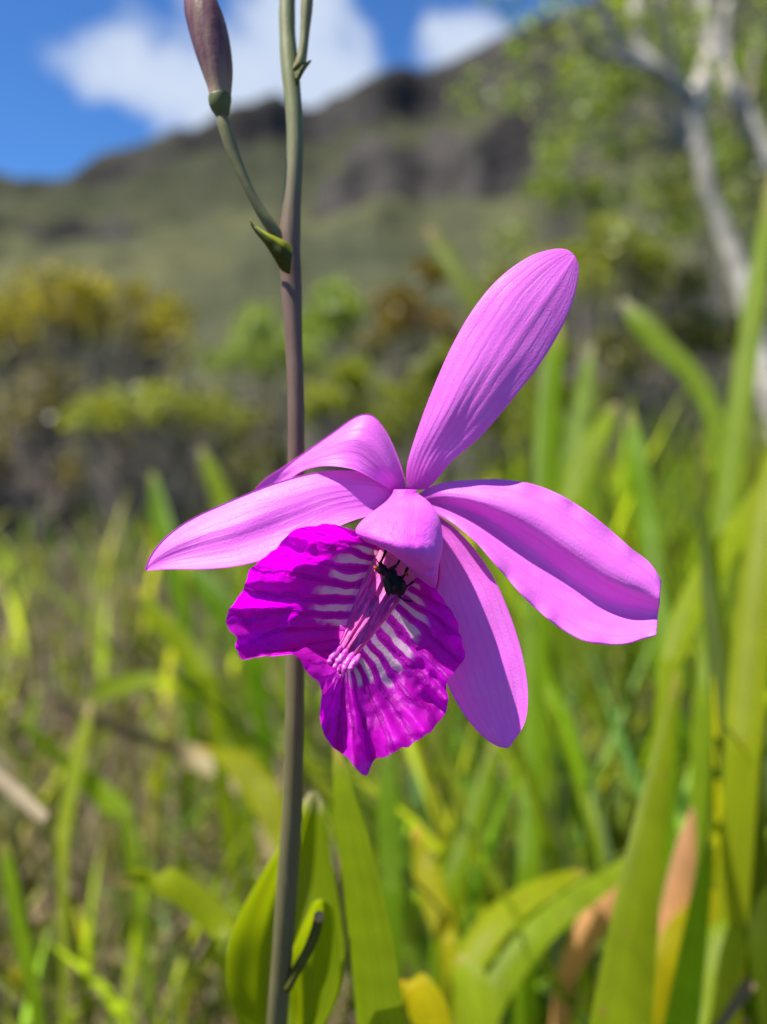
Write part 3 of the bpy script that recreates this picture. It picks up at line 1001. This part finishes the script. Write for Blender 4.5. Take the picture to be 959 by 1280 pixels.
# ------------------------------------------------------------------ grass
def blade_geo(pts, widths, side0, fold=0.18, twist=0.0, rng=RNG):
    """three columns of vertices: a shallow V along 3D points"""
    n = len(pts)
    vs = []
    for i, p in enumerate(pts):
        t = (pts[min(i + 1, n - 1)] - pts[max(i - 1, 0)])
        if t.length < 1e-9:
            t = Vector((0, 0, 1))
        t.normalize()
        s = side0 - t * side0.dot(t)
        if s.length < 1e-4:
            s = t.orthogonal()
        s.normalize()
        nn = t.cross(s)
        a = twist * i / (n - 1)
        s = s * math.cos(a) + nn * math.sin(a)
        nn = t.cross(s)
        w = widths[i] / 2
        vs += [p - s * w, p + nn * (w * fold * 2), p + s * w]
    return vs, grid_faces(3, n)


def to_ground(last, prev, bend=0.2):
    """continue a blade from its last visible point down into the soil"""
    d = (last - prev).normalized()
    d = (d * bend + Vector((0, 0, -1)) * (1 - bend * 0.6)).normalized()
    if d.z > -0.3:
        d.z = -0.3
        d.normalize()
    k = (last.z + 0.01) / -d.z
    return [last + d * k * q for q in (0.34, 0.67, 1.0)]


def grass_blade(name, ctrl, label, cat, tint=(1, 1, 1), mat='blade', ground=True, group=None, fold=0.18, twist=0.0, tilt=0.55):
    """ctrl: (px, py, depth, width in pixels) from the tip down"""
    cc = catmull(ctrl, 26)
    span = math.hypot(ctrl[0][0] - ctrl[-1][0], ctrl[0][1] - ctrl[-1][1]) / F * ctrl[-1][2]
    dd = [d + tilt * span * (1 - i / 25) for i, (x, y, d, w) in enumerate(cc)]
    pts = [P(x, y, e) for (x, y, d, w), e in zip(cc, dd)]
    wd = [max(w, 1.0) * e / F for (x, y, d, w), e in zip(cc, dd)]
    if ground:
        ext = to_ground(pts[-1], pts[-2])
        pts += ext
        wd += [wd[-1] * k for k in (0.75, 0.45, 0.25)]
    v, f = blade_geo(pts, wd, RIGHT + FWD * RNG.uniform(-0.8, -0.1), fold, twist)
    cols = []
    for i in range(len(pts)):
        g = 1.0
        for s in range(3):
            j = 0.92 + 0.16 * RNG.random()
            cols.append((tint[0] * j, tint[1] * j, tint[2] * j))
    # origin at the foot
    org = pts[-1].copy()
    sd_ = RNG.uniform(0, 40)
    uvs = [((i % 3) / 2 + sd_, 1 - (i // 3) / (len(pts) - 1)) for i in range(len(v))]
    o = mesh(name, [q - org for q in v], f, M[mat], None, uvs=uvs, cols=cols)
    o.location = org
    tag(o, label, cat, group)
    return o


B = grass_blade
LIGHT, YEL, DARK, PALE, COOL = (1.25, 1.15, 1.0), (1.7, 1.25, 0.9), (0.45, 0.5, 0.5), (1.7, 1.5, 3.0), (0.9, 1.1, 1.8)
B('grass_leaf', [(420, 930, .190, 8), (428, 985, .190, 26), (440, 1045, .191, 44), (456, 1130, .192, 56), (468, 1210, .193, 64), (478, 1295, .194, 70)],
  'broad glossy green grass blade rising beside the orchid leaf to the flower lip', 'grass blade', (1.25, 1.25, 0.8), tilt=0.35)
B('grass_leaf', [(846, 840, .25, 3), (834, 920, .25, 20), (815, 1015, .25, 36), (797, 1130, .25, 54), (774, 1295, .25, 76)],
  'wide upright bright green blade with a narrow tapering tip below the folded petal', 'grass blade', (1.15, 1.1, 0.8))
B('grass_leaf', [(697, 405, .42, 18), (690, 460, .42, 27), (684, 560, .42, 30), (676, 700, .41, 30), (668, 850, .40, 30), (667, 960, .40, 30), (660, 1110, .39, 28)],
  'tall straight green blade passing behind the upright sepal and the folded petal', 'grass blade', (0.95, 1.15, 0.9))
B('grass_leaf', [(966, 215, .45, 6), (955, 300, .45, 20), (940, 400, .45, 26), (926, 500, .45, 28), (910, 620, .44, 30), (894, 740, .43, 28), (880, 880, .42, 26)],
  'tallest pale green blade reaching up in front of the pale tree trunk', 'grass blade', (1.2, 1.25, 1.4))
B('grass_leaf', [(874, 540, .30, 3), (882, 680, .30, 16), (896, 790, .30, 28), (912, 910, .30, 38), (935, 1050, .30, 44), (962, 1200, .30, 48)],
  'long dark green blade leaning away from the flower', 'grass blade', DARK)
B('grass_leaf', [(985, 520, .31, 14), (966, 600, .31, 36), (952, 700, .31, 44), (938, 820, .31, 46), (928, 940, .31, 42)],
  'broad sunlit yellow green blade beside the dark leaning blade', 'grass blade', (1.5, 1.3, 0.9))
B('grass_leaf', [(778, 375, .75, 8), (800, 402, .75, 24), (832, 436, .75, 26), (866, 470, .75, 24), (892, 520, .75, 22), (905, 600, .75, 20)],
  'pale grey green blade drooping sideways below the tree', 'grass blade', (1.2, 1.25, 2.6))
B('grass_leaf', [(536, 285, 1.0, 10), (556, 318, 1.0, 22), (584, 362, 1.0, 22), (620, 425, 1.0, 22), (660, 500, 1.0, 20), (690, 600, 1.0, 20)],
  'thin olive blade slanting across the brown bush beside the upright sepal', 'grass blade', (0.9, 0.85, 1.4))
B('grass_leaf', [(788, 515, .5, 8), (796, 570, .5, 26), (808, 650, .5, 28), (822, 740, .49, 28), (836, 840, .48, 28)],
  'green blade standing above the tip of the folded petal', 'grass blade', (0.9, 1.15, 0.7))
B('dry_stalk', [(985, 1175, .29, 10), (955, 1208, .29, 16), (920, 1250, .29, 17), (880, 1300, .29, 17)],
  'dry brown stalk lying slanted across the grass', 'stalk', (0.8, 0.65, 0.5), 'dry')
B('grass_leaf', [(22, 896, .52, 10), (48, 922, .52, 28), (90, 962, .52, 32), (130, 995, .51, 30), (158, 1020, .5, 24)],
  'green blade lying slanted and crossing an upright pale blade', 'grass blade', (1.0, 1.1, 1.3))
B('grass_leaf', [(112, 880, .5, 8), (104, 920, .5, 26), (94, 965, .5, 30), (84, 1010, .5, 28), (78, 1060, .5, 24)],
  'upright pale blade crossing a slanted green blade', 'grass blade', PALE)
B('dry_stalk', [(-20, 960, .36, 22), (8, 982, .36, 22), (34, 1004, .36, 20), (58, 1024, .36, 12)],
  'short beige dry stalk lying slanted above the grass', 'stalk', (1.5, 1.45, 1.35), 'dry', ground=False)
B('dry_grass_leaf', [(62, 868, .72, 12), (110, 892, .72, 24), (170, 920, .72, 28), (230, 942, .72, 30), (285, 966, .70, 28), (322, 1010, .68, 22), (340, 1075, .66, 14)],
  'long tan blade arching low over the litter toward the orchid stem', 'dry blade', (0.85, 0.8, 0.55), 'dry', ground=False, tilt=0.1)
B('grass_leaf', [(250, 935, .55, 14), (290, 948, .54, 34), (318, 975, .53, 40), (338, 1010, .52, 38), (356, 1060, .5, 28)],
  'yellow green blade bending down behind the orchid stem', 'grass blade', (1.5, 1.2, 1.0))
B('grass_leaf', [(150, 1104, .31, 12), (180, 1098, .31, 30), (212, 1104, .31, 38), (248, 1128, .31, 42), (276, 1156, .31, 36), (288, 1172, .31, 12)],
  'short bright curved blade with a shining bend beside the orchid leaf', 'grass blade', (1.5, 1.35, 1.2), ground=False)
B('grass_leaf', [(4, 1055, .36, 12), (14, 1110, .36, 26), (28, 1180, .36, 28), (46, 1260, .36, 28)],
  'green blade standing below the short beige stalk', 'grass blade', (0.9, 1.05, 0.7))
B('grass_leaf', [(96, 884, .62, 10), (130, 862, .62, 26), (180, 852, .62, 32), (230, 858, .62, 32), (275, 882, .62, 28), (300, 930, .62, 22)],
  'pale green blade arching over horizontally beneath the long sepal', 'grass blade', (1.2, 1.2, 1.8))
B('grass_leaf', [(728, 1088, .36, 14), (700, 1100, .36, 32), (650, 1128, .36, 42), (610, 1165, .36, 44), (580, 1215, .36, 40)],
  'yellow green blade bowing over beneath the hanging sepal', 'grass blade', (1.6, 1.4, 1.2))
B('grass_leaf', [(806, 1062, .33, 10), (770, 1092, .33, 26), (720, 1126, .33, 34), (670, 1170, .33, 36), (620, 1240, .33, 36), (596, 1300, .33, 34)],
  'long pale green blade slanting down across the orange dead leaf', 'grass blade', (1.3, 1.35, 1.7))
B('grass_leaf', [(618, 925, .42, 6), (605, 980, .42, 20), (588, 1040, .42, 25), (568, 1100, .42, 25), (550, 1180, .42, 22)],
  'slender green blade leaning beneath the hanging sepal tip', 'grass blade', (1.0, 1.1, 0.7))
B('grass_leaf', [(672, 852, .55, 10), (690, 885, .55, 30), (712, 930, .55, 34), (735, 985, .55, 30), (748, 1040, .54, 24)],
  'light green blade slanting behind the hanging sepal', 'grass blade', (1.3, 1.3, 1.5))
B('dead_leaf', [(866, 1010, .34, 4), (858, 1060, .34, 24), (848, 1115, .34, 32), (838, 1170, .34, 32), (828, 1235, .34, 26)],
  'upright reddish tan dead leaf among green blades', 'dead leaf', (1.35, 0.8, 0.5), 'dry', tilt=0.2)
B('dead_leaf', [(796, 1078, .40, 6), (772, 1102, .40, 28), (750, 1138, .40, 36), (728, 1178, .40, 32), (706, 1225, .40, 24)],
  'orange dead leaf lying beneath the long slanting blade', 'dead leaf', (1.5, 0.9, 0.55), 'dry', tilt=0.2)
B('grass_leaf', [(950, 1092, .31, 12), (915, 1118, .31, 34), (872, 1150, .31, 42), (836, 1200, .31, 42), (808, 1290, .31, 40)],
  'yellowing blade with an orange tip curving down to the litter', 'grass blade', (1.7, 1.2, 0.5))
B('grass_leaf', [(912, 1140, .29, 8), (908, 1170, .29, 44), (894, 1215, .29, 54), (880, 1262, .29, 40), (872, 1295, .29, 16)],
  'pale oval leaf standing beside the dry brown stalk', 'leaf', (1.3, 1.35, 1.8))
B('grass_leaf', [(886, 1040, .27, 4), (878, 1110, .27, 22), (866, 1190, .27, 32), (850, 1295, .27, 42)],
  'fresh green blade between the reddish dead leaf and the pale oval leaf', 'grass blade', (0.85, 1.2, 0.6))
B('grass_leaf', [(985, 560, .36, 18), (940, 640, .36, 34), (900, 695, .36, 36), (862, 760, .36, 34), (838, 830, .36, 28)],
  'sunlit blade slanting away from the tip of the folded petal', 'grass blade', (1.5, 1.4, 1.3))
B('grass_leaf', [(520, 1035, .42, 10), (530, 1080, .42, 30), (545, 1130, .41, 34), (560, 1180, .4, 26)],
  'small yellowish blade with a ragged tip beside the broad glossy blade', 'grass blade', (1.9, 1.35, 0.9))
B('grass_leaf', [(500, 1228, .26, 10), (520, 1238, .26, 44), (536, 1265, .26, 54), (548, 1300, .26, 40)],
  'yellow mottled leaf low beside the broad glossy blade', 'leaf', (2.3, 1.5, 0.6))
B('grass_leaf', [(575, 1195, .30, 8), (588, 1225, .30, 42), (598, 1260, .30, 48), (604, 1300, .30, 40)],
  'pale green rounded leaf low between slanting blades', 'leaf', (1.4, 1.35, 1.3))
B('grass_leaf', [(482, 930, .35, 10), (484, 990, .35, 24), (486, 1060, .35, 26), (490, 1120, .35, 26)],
  'darker green blade behind the broad glossy blade', 'grass blade', (0.7, 0.9, 0.7))
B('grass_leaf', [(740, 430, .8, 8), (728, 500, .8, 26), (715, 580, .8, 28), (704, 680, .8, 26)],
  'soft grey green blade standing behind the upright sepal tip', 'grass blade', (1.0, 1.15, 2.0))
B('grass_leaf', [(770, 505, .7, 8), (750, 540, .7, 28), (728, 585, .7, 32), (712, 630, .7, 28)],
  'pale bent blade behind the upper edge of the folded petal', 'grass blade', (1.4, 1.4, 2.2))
B('grass_leaf', [(190, 590, .9, 8), (200, 640, .9, 24), (212, 690, .9, 26), (228, 760, .9, 24)],
  'green blade standing behind the long sepal near its tip', 'grass blade', (0.8, 1.1, 0.7))
B('grass_leaf', [(250, 560, 1.1, 8), (268, 600, 1.1, 24), (288, 660, 1.1, 28), (300, 720, 1.1, 24)],
  'pale soft blade leaning behind the middle of the long sepal', 'grass blade', (1.3, 1.3, 2.0))
B('grass_leaf', [(170, 735, .6, 8), (200, 775, .6, 26), (235, 815, .6, 28), (262, 850, .6, 24)],
  'yellow green blade slanting under the long sepal tip', 'grass blade', (1.4, 1.3, 0.8))
B('grass_leaf', [(236, 700, .7, 8), (260, 735, .7, 30), (290, 775, .7, 34), (320, 830, .7, 28)],
  'deep green blade slanting behind the frilled lip', 'grass blade', (0.7, 1.0, 0.7))


def top_limit(px):
    # how high the wild grass stands along the clearing
    return interp(px, [(-400, 640), (0, 640), (150, 600), (300, 570), (450, 580), (560, 560), (660, 470), (780, 440), (900, 430), (1000, 400), (1400, 380)])


def random_blade(rng, x, y, hmax, wmm, seg=6):
    z0 = ground_z(x, y) - 0.01
    h = hmax * rng.uniform(0.45, 1.0)
    a = rng.uniform(0, 2 * math.pi)
    lean = rng.uniform(0.1, 0.75) * h
    dv = Vector((math.cos(a), math.sin(a), 0))
    droop = rng.choice((0, 0, 0.15, 0.45)) * h
    for _ in range(6):
        tip = Vector((x, y, z0)) + dv * lean + Vector((0, 0, h - droop))
        mid = Vector((x, y, z0)) + dv * lean * 0.45 + Vector((0, 0, h * 0.8))
        hi = max((tip, mid), key=lambda q: q.z)
        pr = project(hi)
        if pr is None or pr[2] < 0.27:
            return None
        if pr[1] < top_limit(pr[0]) + rng.uniform(-20, 90):
            h *= 0.84
            lean *= 0.84
            droop *= 0.84
        else:
            break
    else:
        return None
    pts, wd = [], []
    w = wmm * 0.001 * rng.uniform(0.6, 1.25)
    for i in range(seg + 1):
        t = i / seg
        pts.append(Vector((x, y, z0)) + dv * (lean * t ** 1.6) + Vector((0, 0, h * t - droop * t ** 3)))
        wd.append(w * max(0.06, (0.55 + 0.9 * t if t < 0.5 else 1.0) * (1 - t ** 3)))
    sd = Vector((-math.sin(a), math.cos(a), 0)) + Vector((rng.uniform(-.8, .8), rng.uniform(-.8, .8), 0))
    if sd.length < 0.1:
        sd = Vector((1, 0, 0))
    return blade_geo(pts, wd, sd.normalized(), 0.15, rng.uniform(-0.8, 0.8))


def random_tint(rng, dry):
    if dry:
        k = rng.uniform(0.35, 1.1)
        return (k, k * rng.uniform(0.85, 1.0), k * rng.uniform(0.7, 1.0))
    k = rng.choice((0.35, 0.5, 0.7, 0.9, 1.1, 1.4, 1.7)) * rng.uniform(0.85, 1.15)
    return (k * rng.uniform(0.7, 1.25), k, k * rng.uniform(1.0, 4.0))


def field(name, label, n, dist, spread, hfun, wmm, mat, seed, dry, dens=None):
    rng = random.Random(seed)
    av, af, ac = [], [], []
    for _ in range(n):
        d = dist[0] * (dist[1] / dist[0]) ** (rng.random() ** 0.8)
        px = rng.uniform(-spread, W + spread)
        if dens and rng.random() > dens(px):
            continue
        x = EYE.x + (px - W / 2) / F * d
        y = EYE.y + d
        g = random_blade(rng, x, y, hfun(px, d), wmm * (0.75 + 0.25 * d))
        if not g:
            continue
        o = len(av)
        av += g[0]
        af += [tuple(i + o for i in q) for q in g[1]]
        t = random_tint(rng, dry)
        ac += [t] * len(g[0])
    ob = mesh(name, av, af, M[mat], None, cols=ac)
    tag(ob, label, 'grass', kind='stuff')


far = lambda px: interp(px, [(0, 0.24), (330, 0.30), (560, 0.5), (700, 1.0), (1400, 1.0)])
right = lambda px: interp(px, [(0, 0.45), (380, 0.48), (600, 1.0), (1400, 1.0)])
field('grass', 'tangle of green wild grass over the clearing', 2900, (0.42, 1.3), 900,
      lambda px, d: interp(px, [(0, .26), (400, .28), (620, .42), (1000, 0.55)]), 10.0, 'blade', 3, False, right)
field('grass', 'soft far grass running back to the bushes', 6400, (1.2, 5.0), 1000,
      lambda px, d: interp(px, [(0, .42), (400, .42), (620, .6), (1000, .75)]), 13.0, 'blade', 4, False, far)
field('dry_grass', 'dry tan grass and straw lying through the green', 4600, (0.42, 3.0), 900,
      lambda px, d: interp(px, [(0, .24), (500, .24), (1000, .3)]), 6.0, 'dry', 5, True)
field('low_herbs', 'short green herbs covering the soil', 6000, (0.40, 1.8), 900, lambda px, d: 0.10, 8.0, 'blade', 6, False)


def tufts():
    rng = random.Random(31)
    spots = [(545, .52), (600, .62), (640, .45), (700, .60), (735, .46), (780, .56), (830, .44), (870, .60), (905, .42), (945, .52), (990, .44), (1030, .60)]
    left = [(30, .62), (90, .50), (140, .70), (200, .56), (255, .66), (310, .74), (-20, .48)]
    for k, (px, d) in enumerate(spots + left):
        rightside = k < len(spots)
        x, y = EYE.x + (px - W / 2) / F * d, EYE.y + d
        z0 = ground_z(x, y)
        root = empty('grass_tuft', (x, y, z0))
        if rightside:
            tag(root, 'tuft of broad sunlit green blades standing beyond the folded petal', 'grass tuft', 'grass tufts in the sunny grass')
        else:
            tag(root, 'low tuft of thin green blades in the dry litter under the long sepal', 'grass tuft', 'grass tufts in the dry litter')
        n = 0
        for _ in range(60):
            if n >= (9 if rightside else 6):
                break
            bx, by = x + rng.gauss(0, .012), y + rng.gauss(0, .012)
            g = random_blade(rng, bx, by, (rng.uniform(.30, .52) if rightside else rng.uniform(.16, .30)), 11.0 if rightside else 7.0, 10)
            if not g:
                continue
            t = random_tint(rng, False)
            t = (t[0] * 1.0, t[1] * 1.1, t[2] * 3)
            mesh('leaf', g[0], g[1], M['blade'], root, uvs=[((i % 3) / 2 + k * 3 + n, i // 3 / (len(g[0]) / 3)) for i in range(len(g[0]))], cols=[t] * len(g[0]))
            n += 1


tufts()


def litter():
    rng = random.Random(9)
    av, af, ac = [], [], []
    for _ in range(7400):
        d = 0.4 * (6.0) ** rng.random()
        px = rng.uniform(-900, W + 900)
        x, y = EYE.x + (px - W / 2) / F * d, EYE.y + d
        z = ground_z(x, y) + rng.uniform(0.004, 0.03)
        a = rng.uniform(0, 6.28)
        L, w = rng.uniform(.012, .05), rng.uniform(.004, .014)
        dv, sv = Vector((math.cos(a), math.sin(a), rng.uniform(-.3, .3))), Vector((-math.sin(a), math.cos(a), rng.uniform(-.4, .4)))
        c = Vector((x, y, z))
        o = len(av)
        av += [c - dv * L, c + sv * w - dv * L * .1, c + dv * L, c - sv * w - dv * L * .1, c + Vector((0, 0, w * .4))]
        af += [(o, o + 4, o + 1), (o + 1, o + 4, o + 2), (o + 2, o + 4, o + 3), (o + 3, o + 4, o)]
        k = rng.uniform(.3, 1.3)
        ac += [(k, k * rng.uniform(.75, 1), k * rng.uniform(.6, 1.1))] * 5
    tag(mesh('leaf_litter', av, af, M['dry'], None, cols=ac, smooth=False), 'dead leaves strewn over the soil', 'litter', kind='stuff')


litter()


# ------------------------------------------------------------------ bushes and the tree
def leaf_quads(rng, centres, n, size, tints, spread):
    av, af, ac = [], [], []
    for _ in range(n):
        c, r = rng.choice(centres)
        q = Vector((rng.gauss(0, 1), rng.gauss(0, 1), rng.gauss(0, 1))).normalized() * r * rng.random() ** 0.45
        q.z *= spread
        p = c + q
        a = Vector((rng.gauss(0, 1), rng.gauss(0, 1), rng.gauss(0, .7))).normalized()
        b = a.orthogonal().normalized()
        b = Matrix.Rotation(rng.uniform(0, 6.28), 3, a) @ b
        L = size * rng.uniform(.6, 1.4)
        w = L * .45
        o = len(av)
        av += [p, p + a * L * .5 + b * w, p + a * L, p + a * L * .5 - b * w]
        af.append((o, o + 1, o + 2, o + 3))
        t = rng.choice(tints)
        k = rng.uniform(.7, 1.3)
        ac += [(t[0] * k, t[1] * k, t[2] * k)] * 4
    return av, af, ac


def bush(name, label, px, d, top_py, width_px, tints, n=2600, size=0.03, seed=0, crown_from=0.45, twigs=60, group='bushes at the edge of the clearing', lean=0.0):
    rng = random.Random(seed)
    top = P(px, top_py, d)
    x, y = top.x, top.y
    z0 = ground_z(x, y)
    hgt = top.z - z0
    rad = width_px / F * d / 2
    root = tag(empty(name, (x, y, z0)), label, 'bush', group)
    centres, tw = [], []
    k = 16
    for i in range(k):
        a = rng.uniform(0, 6.28)
        rr = rad * math.sqrt(rng.random()) * .85
        e = math.sqrt(max(0.0, 1 - (rr / rad) ** 2))
        cr = rad * rng.uniform(.20, .34)
        hz = z0 + hgt * (crown_from + (1 - crown_from) * e * rng.uniform(.75, 1.0)) - cr * 0.6
        centres.append((Vector((x + rr * math.cos(a), y + rr * math.sin(a) * .8, hz)), cr))
    centres.append((Vector((x, y, z0 + hgt - rad * .22)), rad * .24))
    for i in range(twigs):
        a = rng.uniform(0, 6.28)
        b0 = Vector((x + rng.gauss(0, rad * .25), y + rng.gauss(0, rad * .25), z0 - .02))
        c, r = rng.choice(centres)
        e = c + Vector((rng.gauss(0, r * .7), rng.gauss(0, r * .7), rng.gauss(0, r * .5)))
        m = b0.lerp(e, .5) + Vector((rng.gauss(0, .12 * rad), rng.gauss(0, .12 * rad), 0))
        pts = [b0, b0.lerp(m, .5) + Vector((rng.gauss(0, .04 * rad), 0, 0)), m, m.lerp(e, .5), e]
        w = rng.uniform(.004, .010) * (hgt ** .5)
        tw.append(tube(pts, [w, w * .85, w * .7, w * .5, w * .25], 5, caps=False))
    v, f = join(tw)
    mesh('branches', v, f, M['twig'], root)
    av, af, ac = leaf_quads(rng, centres, n, size, tints, .75)
    fo = mesh('foliage', av, af, M['foliage'], root, cols=ac, smooth=False)
    return root


OLV = [(2.0, 1.5, .5), (2.4, 1.75, .45), (1.5, 1.3, .7), (1.2, 1.05, .8)]
GRN = [(1.5, 1.85, 1.4), (1.9, 2.1, 1.5), (1.1, 1.35, 1.1)]
BRN = [(1.3, .75, .5), (1.6, .95, .4), (.8, .55, .5), (1.0, .85, .4)]
YGR = [(2.0, 1.85, .5), (1.6, 1.6, .6), (1.1, 1.2, .6)]
DIM = [(1.0, 1.0, .7), (.8, .8, .6), (1.3, 1.25, .7)]
GRY = [(1.1, .85, 1.5), (.9, .7, 1.3), (1.4, 1.1, 1.7)]
bush('bush', 'olive yellow bush with bare grey twigs below, beside the pale green bush', 70, 4.2, 322, 330, OLV, 3600, .034, 41, .45, 190)
bush('bush', 'rounded olive bush edge with yellow tips behind the orchid bud stalk', 175, 5.0, 345, 150, OLV, 1500, .034, 42, .6, 70)
bush('bush', 'grey brown twiggy bush standing in front of the olive yellow bush', 60, 3.4, 440, 330, GRY, 4200, .028, 43, .02, 300)
bush('bush', 'low yellow green bush standing right in front of the grey brown twigs', 190, 2.9, 470, 240, YGR, 1300, .026, 44, .70, 120)
bush('bush', 'pale green rounded bush behind the orchid stem', 320, 6.5, 372, 190, GRN, 2000, .045, 45, .4, 50)
bush('bush', 'light green bush with a domed top beyond the orchid stem, near the dark outcrop', 415, 7.0, 345, 150, GRN, 2000, .045, 46, .3, 40)
bush('bush', 'orange brown bush below the dark rocks', 530, 5.2, 318, 150, BRN, 2200, .036, 47, .4, 60)
bush('bush', 'brown olive bush behind the upright sepal', 628, 5.0, 335, 150, BRN, 1800, .036, 48, .4, 60)
bush('bush', 'yellow green bush below the orange brown bush', 440, 3.2, 440, 170, YGR, 1700, .026, 49, .3, 40)
bush('bush', 'dim olive bush behind the base of the upright sepal', 560, 3.0, 420, 190, DIM + YGR, 2000, .026, 50, .3, 40)
bush('bush', 'olive green bush below the grass blades and tree', 700, 3.2, 415, 200, DIM, 2000, .026, 51, .3, 60)
bush('bush', 'bright yellow green bush under the pale tree branches', 755, 3.6, 262, 220, YGR, 2600, .030, 52, .6, 90)
bush('bush', 'dusky bush with brown twigs beside the foot of the pale tree', 850, 2.9, 330, 240, DIM + GRY, 2200, .026, 53, .4, 120)
bush('bush', 'green bush growing beyond the pale tree trunk', 700, 5.5, 175, 200, GRN + DIM, 2200, .036, 54, .35, 60)
bush('bush', 'dark olive low bush between the twiggy bush and the stem', 270, 3.4, 478, 230, DIM + GRY, 2200, .028, 55, .05, 120)
bush('bush', 'tall leafy bush close beyond the leaning pale branch', 960, 4.6, 60, 330, GRN + DIM, 3800, .040, 56, .3, 90)
bush('bush', 'low brush standing at the clearing edge past the olive yellow bush', -190, 4.0, 400, 330, OLV, 2000, .034, 57, .4, 90)
bush('bush', 'low brush standing at the clearing edge past the pale tree', 1180, 3.2, 300, 380, GRN + DIM, 2600, .034, 58, .3, 90)


bush('bush', 'olive bush with yellow tips at the far end of the clearing edge', -480, 4.6, 380, 360, OLV, 2000, .036, 59, .4, 90)
bush('bush', 'dim green bush closing the clearing beyond the low brush', -820, 4.2, 400, 420, DIM + GRN, 2000, .036, 60, .3, 90)
bush('bush', 'leafy green bush closing the clearing behind the low brush by the pale tree', 1480, 3.8, 260, 420, GRN + DIM, 2200, .036, 61, .3, 90)


def tree():
    rng = random.Random(77)
    d0 = 2.3
    limbs = [
        [(985, 620, 2.2, 40), (968, 520, 2.22, 36), (950, 440, 2.25, 33), (930, 360, 2.28, 30), (905, 290, 2.3, 28), (885, 235, 2.3, 27), (874, 175, 2.3, 27), (858, 120, 2.3, 30)],
        [(860, 125, 2.3, 30), (835, 100, 2.28, 24), (806, 82, 2.25, 20), (780, 62, 2.22, 18), (760, 30, 2.2, 17), (748, -10, 2.18, 15), (738, -70, 2.15, 12)],
        [(832, 98, 2.28, 22), (815, 85, 2.3, 22), (800, 55, 2.32, 18), (795, 15, 2.35, 16), (805, -40, 2.4, 12)],
        [(868, 140, 2.3, 26), (884, 80, 2.35, 22), (890, 50, 2.38, 20), (880, 5, 2.42, 17), (876, -60, 2.45, 12)],
        [(990, 250, 2.5, 26), (955, 190, 2.5, 25), (930, 140, 2.52, 22), (912, 105, 2.55, 18), (905, 60, 2.6, 13), (910, 0, 2.6, 9)],
        [(990, 250, 2.5, 26), (1010, 330, 2.45, 30), (1015, 450, 2.4, 34), (1000, 600, 2.3, 36)],
        [(806, 82, 2.25, 16), (770, 74, 2.2, 11), (735, 45, 2.15, 8), (715, 20, 2.1, 5)],
        [(872, 190, 2.3, 18), (845, 150, 2.35, 12), (815, 118, 2.4, 9), (790, 100, 2.4, 6)],
        [(840, 100, 2.28, 18), (836, 55, 2.25, 12), (828, 10, 2.2, 10), (822, -50, 2.2, 7)],
    ]
    base = P(985, 620, 2.2)
    foot = Vector((base.x + 0.05, base.y, ground_z(base.x, base.y)))
    root = tag(empty('pale_tree', foot), 'small crooked tree with pale whitish bark and sparse green leaves', 'tree')
    parts = []
    for k, lb in enumerate(limbs):
        cc = catmull(lb, 30)
        pts = [P(x, y, d) + Vector((0.006 * noise.noise(Vector((i * .5, k, 0))), 0.0, 0.006 * noise.noise(Vector((i * .5, k, 8))))) for i, (x, y, d, w) in enumerate(cc)]
        rd = [w * d / F / 2 * (0.80 if k == 0 else 0.95) * (1 + .30 * noise.noise(Vector((i * .6, k, 3)))) for i, (x, y, d, w) in enumerate(cc)]
        if k == 0:
            ext = [foot + Vector((0, 0, -.03)), foot.lerp(pts[0], .5)]
            pts = ext + pts
            rd = [rd[0] * 1.25, rd[0] * 1.1] + rd
        if k == 5:
            pts += [foot + Vector((0.03, 0.02, -.03))]
            rd += [rd[-1]]
        parts.append(tube(pts, rd, 10))
    v, f = join(parts[:1])
    mesh('trunk', v, f, M['pale_bark'], root)
    for pv, pf in parts[1:]:
        mesh('branch', pv, pf, M['pale_bark'], root)
    centres, tw = [], []
    for lb in limbs[1:]:
        for (x, y, d, w) in lb[2:]:
            for _ in range(2):
                c = P(x, y, d) + Vector((rng.gauss(0, .10), rng.gauss(.26, .10), rng.gauss(0, .08)))
                centres.append((c, rng.uniform(.05, .10)))
                tw.append(tube([P(x, y, d), P(x, y, d).lerp(c, .5) + Vector((0, 0, .015)), c], [.004, .003, .0015], 5, False))
    for x, y, d in ((700, 160, 2.8), (735, 120, 2.8), (690, 200, 2.9), (760, 190, 2.9), (720, 230, 2.9), (800, 170, 2.9), (670, 230, 2.9), (780, 240, 2.9), (835, 215, 2.9),
                    (940, 60, 2.8), (950, 20, 2.8), (930, 90, 2.8), (915, 260, 2.8), (940, 300, 2.8), (860, 280, 2.9), (820, 290, 2.9), (720, 90, 2.9), (925, 200, 2.9)):
        c = P(x, y, d)
        centres.append((c, rng.uniform(.06, .11)))
        s = P(872, 180, 2.32) if x < 900 else P(935, 150, 2.52)
        tw.append(tube([s, s.lerp(c, .5) + Vector((0, 0, .03)), c], [.006, .004, .002], 5, False))
    v, f = join(tw)
    mesh('twigs', v, f, M['twig'], root)['kind'] = 'stuff'
    av, af, ac = leaf_quads(rng, centres, 2600, .026, [(1.2, 1.6, .6), (1.6, 1.9, .6), (.8, 1.1, .6), (1.9, 2.0, 1.2)], .85)
    mesh('crown', av, af, M['foliage'], root, cols=ac, smooth=False)


tree()
